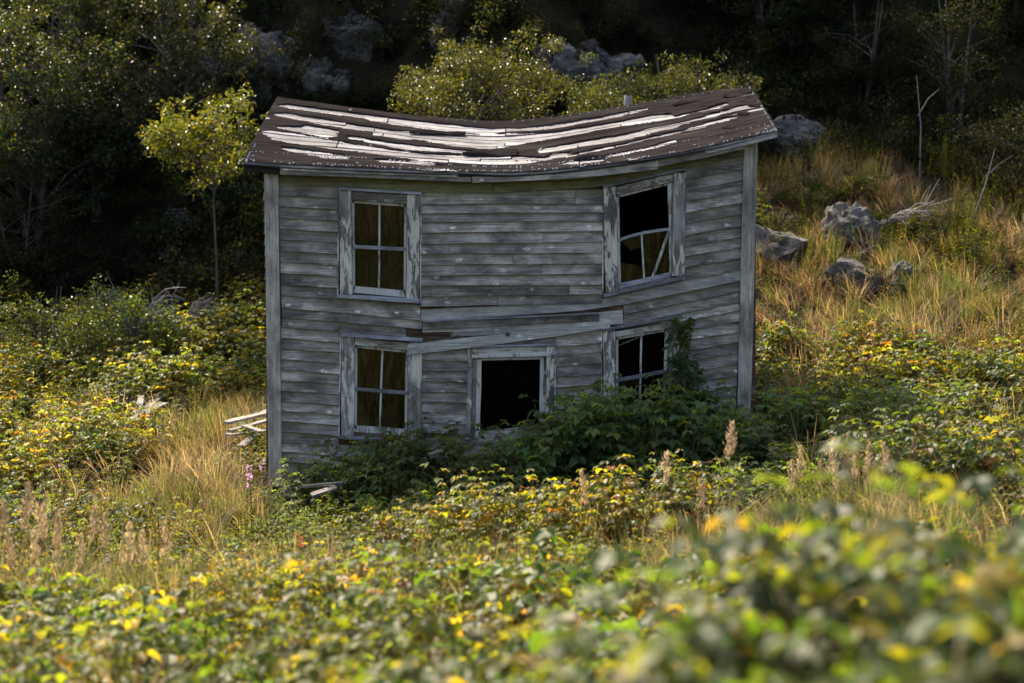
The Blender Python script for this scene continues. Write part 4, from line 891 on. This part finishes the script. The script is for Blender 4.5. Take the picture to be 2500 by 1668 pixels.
shade_bushes = [  # pixel x, depth, scale, label
 (745, 19.2, .62, 'small shaded bramble bush at the left corner of the wall'),
 (850, 19.3, .80, 'shaded bramble bush below the sill of the lower left window'),
 (950, 19.45, .95, 'shaded bramble bush reaching the lower left window glass'),
 (1060, 19.3, .88, 'shaded bramble bush between lower left window and doorway'),
 (1170, 18.9, .72, 'shaded bramble bush at the left foot of the doorway'),
 (1290, 19.0, .84, 'shaded bramble bush in front of the open doorway'),
 (1375, 19.4, 1.08, 'shaded bramble bush against the right door casing'),
 (1470, 19.4, 1.22, 'tall shaded bramble bush left of the lower right window'),
 (1560, 19.2, 1.15, 'shaded bramble bush under the lower right window'),
 (1690, 19.1, 1.0, 'shaded bramble bush right of the climbing shrub'),
 (1800, 18.8, .72, 'shaded bramble bush at the foot of the right corner post'),
 (1920, 19.6, .80, 'shaded bramble bush just right of the house'),
 (2080, 19.4, .82, 'shaded bramble bush in the house shadow right of the reeds'),
 (2250, 19.6, .90, 'rightmost shaded bramble bush in the house shadow')]
for k, (u, d, s, lab) in enumerate(shade_bushes):
    thing2('bramble_bush', BS[k % 4], gpt(u, 1100, d), k*1.7, s, lab, 'bush', 'shaded bramble bushes around the house')
lit = [
 (660, 17.6, 0.42, BG, 'sunlit bramble bush growing at the foot of the left corner post'),
 (760, 16.8, 0.55, BG, 'sunlit bramble bush in front of the left wall corner'),
 (905, 15.8, 0.68, BG, 'sunlit bramble bush left of the shadow edge, below lower left window'),
 (1020, 15.5, 0.8, BY, 'yellowing bramble bush at the left end of the sunlit row'),
 (1150, 15.5, 0.98, BY, 'yellowing sunlit bramble bush below the doorway'),
 (1290, 15.4, 0.95, BY, 'sunlit bramble bush in the middle of the yellowing row'),
 (1440, 15.4, 1.0, BY, 'sunlit yellow-leaved bramble bush right of the doorway'),
 (1590, 15.5, 1.08, BY, 'tallest orange-tipped bramble bush in the sunlit row'),
 (1720, 15.6, 0.98, BG, 'green sunlit bramble bush at the right end of the row'),
 (2150, 16.2, 1.08, BG, 'green sunlit bramble bush right of the reed plumes'),
 (2300, 16.0, 1.15, BG, 'large green sunlit bramble bush near the right edge'),
 (2440, 15.8, 1.2, BG, 'green sunlit bramble bush cut by the right edge'),
 (1900, 16.0, 0.6, BG, 'low green bramble bush at the left of the reed plumes'),
 (60, 20.5, 1.0, BY, 'yellow-green bramble bush at the left edge below the dark hill'),
 (200, 21.5, .95, BY, 'yellow-green bramble bush left of the broken boards'),
 (390, 24.5, 1.1, BY, 'bright yellow-green bramble bush above the broken boards'),
 (520, 26.5, 1.1, BY, 'sunlit bramble bush on the bank left of the house'),
 (120, 17.6, .9, BG, 'dark green bramble bush low on the left'),
 (330, 17.0, .85, BG, 'dark green bramble bush in front of the plank pile')]
for k, (u, d, s, st, lab) in enumerate(lit):
    thing2('bramble_bush', st[k % 4], gpt(u, 1150, d), k*2.3, s, lab, 'bush', 'sunlit bramble bushes in the hollow')
for k, (u, d, s, st, lab) in enumerate([(2400, 4.3, 1.62, BF, 'large blurred leafy bush in the lower right corner'), (2180, 5.0, 1.38, BF, 'blurred yellow-green bush beside the lower right corner bush'), (1980, 5.8, 1.12, BF, 'blurred bush left of the lower right corner bushes'), (2500, 5.4, 1.6, BF, 'blurred bush behind the lower right corner bush'), (830, 9.2, 1.05, BG, 'blurred leafy bush standing up in the lower left foreground')]):
    thing2('bramble_bush', st[(k+1) % len(st)], gpt(u, 1400, d), k*1.3, s, lab, 'bush', 'blurred bushes in the foreground')
DVINE = ([(.045, .08, .03), (.065, .105, .035)], [1, 1])
# climbing shrub beside the lower right window
rng = np.random.default_rng(31); lf, st = Geo(), Geo(); base = at(1680, 1060, -.30); base[2] = hgt(base[0], base[1])
top = [(1668, 800), (1660, 840), (1672, 880), (1650, 905), (1690, 915), (1665, 950), (1700, 950), (1640, 960), (1680, 990), (1720, 985), (1655, 1010), (1700, 1020), (1740, 1000), (1620, 1010)]
for u, v in top:
    c = at(u, v, -.20)-base; cloud(lf, rng, c, .14, 44, .095, DVINE, hi=True, flat=1.2)
    st.tube([np.array([rng.normal(0, .06), rng.normal(0, .04), -.1]), c*.5+rng.normal(0, .03, 3), c], [.010, .007, .003], (.1, .08, .05), 4)
for k in range(5):
    c = at(1668+rng.normal(0, 12), 790+k*10, -.2)-base; cloud(lf, rng, c, .07, 12, .075, DVINE, hi=True)
thing2('climbing_shrub', [('foliage', lf.mesh('foliage', M['rasp'])), ('stem', st.mesh('stem', M['bark']))], base, 0, 1, 'dark green shrub climbing the wall over the lower right window', 'shrub')
# trees and big bushes behind the house
rng = np.random.default_rng(41)
def ptree(name, u, v, d, label, cat, H, rx, rz, cz, ncl, nleaf, L, palette, group=None, **kw):
    x, y, z = gpt(u, v, d); lf, st = tree(rng, H, rx, rz, cz, ncl, nleaf, L, palette, **kw)
    return thing2(name, [('crown', lf.mesh('crown', M['dleaf' if palette is DARK else 'leaf'])), ('trunk', st.mesh('trunk', M['bark']))], (x, y, z), 0, 1, label, cat, group)
BM = ([(.045, .065, .017), (.075, .092, .02), (.13, .13, .024)], [40, 38, 22])
BR = ([(.075, .105, .02), (.12, .14, .022), (.19, .18, .025)], [35, 40, 25])
ptree('broadleaf_tree', 85, 700, 31.0, 'tall broadleaf tree with glinting leaves at the left edge', 'tree', 5.2, 2.1, 2.5, 2.8, 115, 150, .075, TREE, trunk_r=.07, stems=3, shell=.35)
ptree('broadleaf_tree', 250, 700, 31.8, 'broadleaf tree with lit lower branch right of the left-edge tree', 'tree', 3.9, 1.2, 1.5, 1.9, 56, 130, .075, TREE, trunk_r=.05, stems=2, shell=.35)
ptree('young_tree', 528, 640, 28.2, 'young tree with bright yellow-green leaves and thin bare trunk', 'tree', 4.7, 1.1, .95, 3.45, 34, 80, .085, BR, trunk_r=.032, clr=(.18, .32))
ptree('broadleaf_tree', 420, 150, 33.0, 'dark tree leaning out at the top left above the cliff', 'tree', 4.5, 1.5, 2.0, 2.6, 60, 140, .075, TREE, trunk_r=.08, stems=2)
ptree('broadleaf_tree', 180, 100, 34.5, 'dark tree high on the slope at the top left corner', 'tree', 5.0, 1.9, 2.3, 2.8, 70, 140, .08, TREE, trunk_r=.08, stems=2)
ptree('leafy_bush', 1180, 300, 29.0, 'large rounded bush with glinting leaves behind the middle of the roof', 'bush', 4.8, 1.85, 1.6, 2.9, 110, 150, .065, BM, trunk_r=.05, stems=4)
ptree('leafy_bush', 1040, 300, 27.0, 'lower bush spreading behind the roof, left of the rounded bush', 'bush', 4.0, 1.0, 1.1, 2.4, 46, 130, .065, TREE, trunk_r=.04, stems=3)
ptree('leafy_bush', 1490, 260, 30.4, 'bush behind the roof ridge beside the stovepipe', 'bush', 2.2, 1.3, .75, 1.1, 50, 130, .065, BM, trunk_r=.04, stems=3)
ptree('leafy_bush', 1660, 240, 30.6, 'golden-lit bush behind the roof, right of the stovepipe bush', 'bush', 2.5, 1.45, .8, 1.35, 58, 130, .065, BM, trunk_r=.04, stems=3)
ptree('broadleaf_tree', 1860, 240, 35.0, 'tree with glinting edge rising behind the right end of the roof', 'tree', 5.0, 1.8, 2.2, 2.6, 110, 150, .07, TREE, trunk_r=.06, stems=3)
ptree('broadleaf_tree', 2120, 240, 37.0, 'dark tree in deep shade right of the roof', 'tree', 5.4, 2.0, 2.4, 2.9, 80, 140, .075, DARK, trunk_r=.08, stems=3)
ptree('broadleaf_tree', 2470, 300, 35.0, 'thin tree with lit top leaves at the top right edge', 'tree', 5.2, .9, 1.0, 4.2, 20, 90, .075, TREE, trunk_r=.05)
ptree('leafy_bush', 2330, 420, 31.5, 'dark leafy bush on the right-hand slope below the thin tree', 'bush', 3.4, 1.3, 1.3, 1.8, 32, 120, .065, DARK, trunk_r=.04, stems=3)
ptree('leafy_bush', 2100, 420, 33.0, 'dark low bush in the shade beyond the right end of the house', 'bush', 2.4, 1.2, .8, 1.2, 22, 110, .065, DARK, trunk_r=.04, stems=3)
ptree('leafy_bush', 100, 720, 25.5, 'shaded leafy bush on the bank at the left edge', 'bush', 1.7, 1.2, .6, .8, 24, 110, .06, GREEN, trunk_r=.03, stems=3)
ptree('leafy_bush', 300, 740, 26.5, 'shaded leafy bush on the bank below the young tree', 'bush', 1.4, 1.1, .5, .6, 22, 110, .06, GREEN, trunk_r=.03, stems=3)
ptree('leafy_bush', 50, 700, 29.6, 'dark bush at the foot of the left-edge tree', 'bush', 2.2, 1.5, .9, 1.0, 36, 120, .06, DARK, trunk_r=.03, stems=3)
ptree('leafy_bush', 2480, 500, 29.0, 'dark bush on the right slope at the right edge', 'bush', 2.0, 1.3, .8, .9, 30, 120, .06, DARK, trunk_r=.03, stems=3)
for k, (u, d, lab) in enumerate([(760, 38, 'dark tree at the top, left of the middle'), (1120, 39, 'dark tree above the rounded bush at the top middle'), (1450, 38, 'dark tree above the pale outcrop at the top'), (1760, 37, 'dark tree at the top behind the glinting tree'), (2300, 36, 'dark tree at the top right corner'), (-150, 33, 'dark tree just beyond the left edge'), (2680, 34, 'dark tree just beyond the right edge')]):
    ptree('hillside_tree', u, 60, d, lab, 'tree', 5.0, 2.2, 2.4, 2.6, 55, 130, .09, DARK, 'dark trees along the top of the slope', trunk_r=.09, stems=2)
# junipers
jn = [juniper(rng, 34, .8, .38, ([(.06, .075, .02), (.09, .10, .025), (.05, .06, .02)], [40, 30, 30])).mesh('foliage', M['needle']) for _ in range(2)]
for k, (u, v, d, s, lab) in enumerate([(1900, 500, 27.6, 1.1, 'spreading juniper just right of the wall top'), (2050, 480, 28.8, 1.2, 'spreading juniper above the grey boulder'), (2120, 680, 25.6, .8, 'small juniper below the boulders on the right slope'), (2230, 560, 27.5, 1.2, 'dark juniper right of the bleached branches'), (1960, 470, 28.6, 1.0, 'low juniper between the wall top and the boulder'), (2330, 620, 26.5, 1.3, 'wide juniper on the slope near the right edge')]):
    thing2('juniper_bush', [('foliage', jn[k % 2])], gpt(u, v, d), k*1.9, s, lab, 'bush', 'junipers on the right slope')

# ------------------------------------------------------------------ rocks
def rock_mesh(seed):
    rg = random.Random(seed); bm = bmesh.new(); bmesh.ops.create_icosphere(bm, subdivisions=4, radius=.5)
    pl = [(Vector((rg.gauss(0, 1), rg.gauss(0, 1), rg.gauss(0, .8))).normalized(), rg.uniform(.27, .45)) for _ in range(20)]
    from mathutils import noise
    sd_ = Vector((seed*3.7, seed, 0))
    for v in bm.verts:
        for nrm, dd in pl:
            e = v.co.dot(nrm)-dd
            if e > 0: v.co -= nrm*e*.97
        n_ = v.co.normalized(); dist, pts_ = noise.voronoi(v.co*4.2+sd_)
        crack = min(1.0, (dist[1]-dist[0])*4.0)
        v.co += n_*(.05*(crack-1)+.035*(noise.cell(v.co*Vector((3.5, 3.5, 5))+sd_)-.2)+.035*noise.fractal(v.co*6+sd_, 1, 2, 5))
    me = bpy.data.meshes.new('rock'); bm.to_mesh(me); bm.free(); me.materials.append(M['rock']); return me
RK = [rock_mesh(k) for k in range(6)]
rr = random.Random(5)
rocks = [ # pixel centre, depth, width m, height m, label
 (1345, 190, 31.5, 1.5, 1.0, 'pale sunlit outcrop behind the roof, left block'), (1430, 205, 31.3, 1.2, .9, 'pale sunlit outcrop behind the roof, middle block'), (1510, 200, 31.6, 1.1, .8, 'pale sunlit outcrop behind the roof, right block'), (1400, 225, 30.5, 1.4, 1.2, 'lower block of the pale outcrop behind the roof'), (1450, 150, 32.2, .8, .6, 'small pale rock under the moss above the outcrop'),
 (520, 190, 31.0, 1.2, 1.3, 'leftmost blue-grey cliff block above the young tree'), (620, 200, 31.2, 1.6, 1.8, 'tall blue-grey cliff block left of the roof peak'), (700, 160, 32.2, 1.3, 1.3, 'upper blue-grey cliff block left of the roof peak'), (760, 205, 31.3, 1.1, 1.0, 'blue-grey cliff block just behind the left roof peak'), (810, 215, 31.2, 1.4, 1.1, 'blue-grey cliff block right of the left roof peak'), (860, 90, 33.6, 2.0, 1.8, 'large dark cliff face high above the left roof'), (1020, 230, 30.5, .9, .6, 'dark rock behind the roof left of the bush'), (1110, 40, 35.0, 1.6, 1.4, 'dim rock at the top middle'), (600, 130, 33, 1.4, 1.1, 'dim upper cliff block at the left'),
 (2060, 585, 26.6, 1.1, .9, 'grey boulder on the right slope below the bleached branches'), (2090, 700, 25.2, 1.1, .75, 'lower grey boulder on the right slope'), (1890, 620, 26.0, 1.1, .9, 'cracked grey rock beside the right corner post'), (1910, 560, 27.0, .6, .5, 'small grey rock above the cracked rock'), (2190, 690, 25.8, .7, .5, 'flat grey rock beside the small juniper'), (1960, 360, 30.5, 1.3, .9, 'dark rock face just right of the roof end'),
 (430, 560, 29.0, .9, .7, 'shaded rock at the foot of the young tree'), (560, 480, 30.0, 1.2, .9, 'shaded rock left of the house behind the young tree'), (400, 620, 28.6, .7, .5, 'shaded stone left of the young tree foot'), (600, 640, 27.8, .9, .6, 'shaded stone just left of the corner post'), (520, 690, 27.2, .7, .5, 'shaded stone on the bank left of the house')]
def slope_at(u, v):
    for d in np.arange(21.5, 46, .08):
        p = at(u, v, d-20)
        if p[2] < hgt(p[0], p[1]): break
    return p
for k, (u, v, d, wd, ht, lab) in enumerate(rocks):
    p = slope_at(u, v); c = p+(np.array([0, wd*.12, -ht*.06]) if u < 1300 else np.array([0, -.10, ht*(.12 if u < 1800 else .06)]))
    o = link('rock', RK[k % 6]); o.location = c; o.scale = (wd*1.3, wd*1.0, ht*1.35); o.rotation_euler = (rr.uniform(-.3, .3), rr.uniform(-.3, .3), rr.uniform(0, 6.28)); tag(o, lab, 'rock', 'rocks on the hillside')
# ------------------------------------------------------------------ bleached dead branches
def deadbush(rng, n, l, up):
    g = Geo()
    for _ in range(n):
        a = rng.uniform(-.9, .9)+ (math.pi if rng.random() < .3 else 0); L = l*rng.uniform(.4, 1); e = np.linspace(0, 1, 6); zz_ = up*rng.uniform(.3, 1)
        pts = np.stack([np.cos(a)*L*e+rng.normal(0, .03, 6), np.sin(a)*L*.6*e+rng.normal(0, .03, 6), zz_*np.sin(e*2.2)*L+rng.normal(0, .02, 6)], 1); g.tube(pts, np.linspace(.013, .003, 6), (.3, .28, .28), 4)
        for _ in range(3):
            k = rng.integers(2, 5); d = rng.normal(0, .2, 3)*L+np.array([math.cos(a), 0, .2])*L*.25; g.tube([pts[k], pts[k]+d*.6, pts[k]+d], [.006, .004, .002], (.3, .28, .28), 3)
    return g
for (u, v, d, n, l, up, lab) in [(2150, 530, 27.4, 22, .9, .4, 'tangle of bleached dead branches above the grey boulder'), (2060, 555, 27.0, 9, .5, .3, 'small bleached twig tangle left of the dead branches'), (330, 770, 26.8, 26, .9, .9, 'grey leafless brush on the bank at the left'), (440, 720, 27.4, 20, .7, .8, 'grey leafless brush right of the first, below the young tree')]:
    x, y, z = gpt(u, v, d); thing2('dead_brush', [('branch', deadbush(rng, n, l, up).mesh('branch', M['deadwood']))], (x, y, z+.30), rng.uniform(-.4, .4), 1.15, lab, 'dead branches')
for (a, b, d, lab) in [((2238, 185), (2252, 235), 29.5, 'short pale dead stem in the dark right background'), ((2430, 360), (2370, 520), 28.0, 'thin forked dead stem on the dark right slope')]:
    q = at(*b, d-20); q[2] = hgt(q[0], q[1])+.0; t = at(*a, d-20)-q; g = Geo(); g.tube([(0, 0, -.1), t*.5+np.array([.05, 0, 0]), t], [.016, .012, .005], n=5); g.tube([t*.6, t*.75+np.array([.2, 0, .05]), t*.8+np.array([.4, 0, .12])], [.008, .006, .003], n=4)
    thing2('dead_sapling', [('stem', g.mesh('stem', M['deadwood']))], q, 0, 1, lab, 'dead stem')

# ------------------------------------------------------------------ reed plumes, fireweed, debris
def plume_mesh(rng, h, head):
    st, hd = Geo(), Geo(); e = np.linspace(0, 1, 7); b = rng.normal(0, .05, 2); pts = np.stack([b[0]*e**2*h, b[1]*e**2*h, h*e], 1); st.tube(pts, np.linspace(.004, .002, 7), (.3, .24, .12), 3)
    for k in range(3): a = rng.uniform(0, 6.28); st.leaves([[0, 0, h*.2*(k+1)]], [[math.cos(a), math.sin(a), 1.2]], [[0, 0, 1.0]], [.3], [.012], (.16, .17, .05))
    m = 150; t = rng.random(m); p = np.stack([np.interp(1-head/h*(1-t), e, pts[:, q]) for q in range(3)], 1); an = rng.normal(0, 1.2, m); wd = .042*np.sin(np.clip(t*.9+.12, 0, 1)*math.pi)**.8+.006
    p += np.stack([np.cos(an), np.sin(an), np.zeros(m)], 1)*wd[:, None]*rng.random((m, 1)); D = np.stack([np.cos(an)*.5, np.sin(an)*.5, np.ones(m)], 1)
    hd.tube(np.stack([np.interp(np.linspace(1-head/h, 1, 5), e, pts[:, q]) for q in range(3)], 1), np.full(5, .003), (.36, .26, .19), 4)
    L = rng.uniform(.03, .055, m); hd.leaves(p, D, rng.normal(0, 1, (m, 3)), L, L*.22, pal(rng, m, [(.42, .33, .22), (.32, .25, .165), (.50, .42, .30)], [4, 3, 3], .15), hi=False)
    return [('seed_head', hd.mesh('seed_head', M['plume'])), ('stalk', st.mesh('stalk', M['grass']))]
rng = np.random.default_rng(57); PMs = {h_: [plume_mesh(rng, h_, .30) for _ in range(3)] for h_ in (.6, .75, .9, 1.1, 1.3)}
ORD = ['first', 'second', 'third', 'fourth', 'fifth', 'sixth', 'seventh', 'eighth', 'ninth', 'tenth', 'eleventh', 'twelfth', 'thirteenth', 'fourteenth', 'fifteenth', 'sixteenth', 'seventeenth']
def plumes(L, lab_, group, d0):
    for k, (u, v) in enumerate(sorted(L)):
        label = ORD[k]+' '+lab_
        d = d0+rng.uniform(-.5, .5); p = at(u, v, d-20); z = float(hgt(p[0], p[1])); h = max(.5, p[2]-z); hk = min(PMs, key=lambda q: abs(q-h)); thing2('reed_plume', PMs[hk][k % 3], (p[0], p[1], z), rng.uniform(-.5, .5), h/hk, label, 'reed', group)
plumes([(1947, 1093), (2027, 1083), (2059, 1060), (2095, 1080), (2108, 1088), (2088, 1100), (2156, 1090), (2222, 1072), (1927, 1130), (2040, 1132), (2064, 1122), (2120, 1110), (2164, 1105), (2185, 1105), (2080, 1118), (2112, 1125), (1990, 1130)], 'tan reed plume from the left in the stand right of the house', 'reed plumes right of the house', 15.3)
plumes([(62, 1180), (48, 1220), (90, 1230), (110, 1232), (125, 1265), (5, 1225), (210, 1245), (245, 1250), (307, 1285), (340, 1300), (398, 1280), (190, 1310), (20, 1305), (455, 1365), (75, 1300), (135, 1290)], 'pale reed plume from the left in the stand at the lower left', 'reed plumes at the lower left', 13.2)
plumes([(1780, 1035), (1762, 1050), (1712, 1175), (1430, 1150), (1620, 1110)], 'thin grass plume from the left among sunlit brambles before the house', 'grass plumes in front of the house', 15.2)
def fireweed(rng, cols):
    st, fl = Geo(), Geo(); H = .75; e = np.linspace(0, 1, 5); pts = np.stack([.04*e, .02*e**2, H*e], 1); st.tube(pts, np.linspace(.005, .002, 5), (.16, .06, .05), 4)
    m = 20; t = np.linspace(.15, .75, m); an = np.arange(m)*2.4; D = np.stack([np.cos(an), np.sin(an), .3+0*an], 1); st.leaves(np.stack([np.interp(t, e, pts[:, q]) for q in range(3)], 1), D, np.tile([0, 0, 1.0], (m, 1)), np.full(m, .08), np.full(m, .016), pal(rng, m, *GREEN), hi=False)
    m = 24; t = rng.uniform(.82, 1.02, m); an = rng.uniform(0, 6.28, m); D = np.stack([np.cos(an), np.sin(an), .2+0*an], 1); P_ = np.stack([np.interp(t, e, pts[:, q]) for q in range(3)], 1); P_[:, 2] = t*H; P_ += D*.012
    fl.leaves(P_, D, rng.normal(0, 1, (m, 3)), np.full(m, .03), np.full(m, .022), pal(rng, m, cols, [1]*len(cols)), hi=False)
    return [('flower_spike', fl.mesh('flower_spike', M['petal'])), ('stem', st.mesh('stem', M['grass']))]
FP = fireweed(rng, [(.42, .26, .38), (.48, .32, .44)]); FR = fireweed(rng, [(.45, .08, .09), (.38, .06, .07)])
for (u, v, d, me, lab) in [(157, 1130, 18.5, FP, 'pink fireweed flower alone on the left'), (645, 1135, 18.2, FP, 'pink fireweed flower close to the left corner post'), (617, 1147, 17.8, FP, 'pink fireweed flower, middle of the three by the corner post'), (613, 1176, 17.2, FP, 'lowest pink fireweed flower by the corner post'), (600, 1150, 18.0, FP, 'faint pink fireweed flower left of the other two'), (745, 1320, 13.6, FR, 'red stalked fireweed gone to seed below the left corner')]:
    p = at(u, v, d-20); z = float(hgt(p[0], p[1])); h = max(.4, p[2]-z+.05); thing2('fireweed', me, (p[0], p[1], z), rng.uniform(0, 6), (1, 1, h/.75), lab, 'flower', 'fireweed')
def stick(a, b, da, db, wd, th, lab, group=None, cat='plank', lift=0.0):
    A, B = Vector(at(*a, da-20)), Vector(at(*b, db-20)); c = (A+B)/2; L = (B-A).length; bm = bmesh.new()
    n = 6
    for i in range(n+1):
        x = -L/2+L*i/n; j = [random.uniform(-.1, .1)*wd for _ in range(2)]
        ring = [bm.verts.new((x, -wd/2+j[0], -th/2)), bm.verts.new((x, wd/2+j[1], -th/2)), bm.verts.new((x, wd/2+j[1], th/2)), bm.verts.new((x, -wd/2+j[0], th/2))]
        if i:
            for k in range(4): bm.faces.new((old[k], old[(k+1) % 4], ring[(k+1) % 4], ring[k]))
        else: bm.faces.new(ring[::-1])
        old = ring
    bm.faces.new(old); bmesh.ops.recalc_face_normals(bm, faces=bm.faces)
    o = link('plank', bm_mesh('plank', bm, M['debris'])); o.location = c; d = (B-A).normalized()
    o.rotation_euler = d.to_track_quat('X', 'Z').to_euler(); tag(o, lab, cat, group); return o
g_ = 'broken boards left of the house'
stick((552, 1032), (668, 1005), 21.5, 22.2, .14, .035, 'longest top plank of the pile beside the left corner post', g_)
stick((560, 1052), (668, 1022), 21.3, 22.0, .10, .03, 'second plank from the top of the pile left of the house', g_)
stick((556, 1062), (668, 1048), 21.2, 21.8, .12, .03, 'lower plank of the pile left of the house', g_)
stick((595, 1040), (640, 1055), 21.5, 21.1, .10, .03, 'short plank lying across the pile left of the house', g_)
stick((590, 1090), (622, 1062), 20.9, 21.4, .12, .03, 'slanting plank leaning out below the pile', g_)
stick((640, 1015), (672, 998), 22.4, 22.8, .2, .03, 'pale plank end on top of the pile by the post', g_)
stick((315, 1030), (398, 985), 22.2, 23.2, .16, .03, 'bright fallen plank among brambles far left of the house', g_)
stick((335, 1010), (345, 968), 22.9, 23.6, .10, .03, 'upright broken plank beside the bright fallen plank', g_)
stick((350, 1000), (395, 965), 23.2, 24.2, .12, .03, 'dark plank behind the bright fallen plank', g_)
stick((300, 1045), (322, 1030), 22.0, 22.3, .1, .03, 'short plank end left of the bright fallen plank', g_)
g_ = 'loose boards in front of the wall'
stick((735, 1188), (830, 1180), 18.9, 18.4, .14, .03, 'pale board on the ground at the left corner of the wall', g_)
stick((760, 1210), (820, 1190), 18.2, 18.3, .16, .03, 'pale board nearer the camera at the left corner of the wall', g_)
stick((1048, 1110), (1078, 1100), 18.4, 18.5, .07, .02, 'small pale board caught in the brambles left of the doorway', g_)
stick((1850, 1165), (1950, 1150), 17.8, 18.0, .16, .03, 'grey board on the ground at the foot of the reeds', g_)
stick((1880, 1150), (1960, 1142), 18.1, 18.3, .14, .03, 'grey board behind the first at the foot of the reeds', g_)
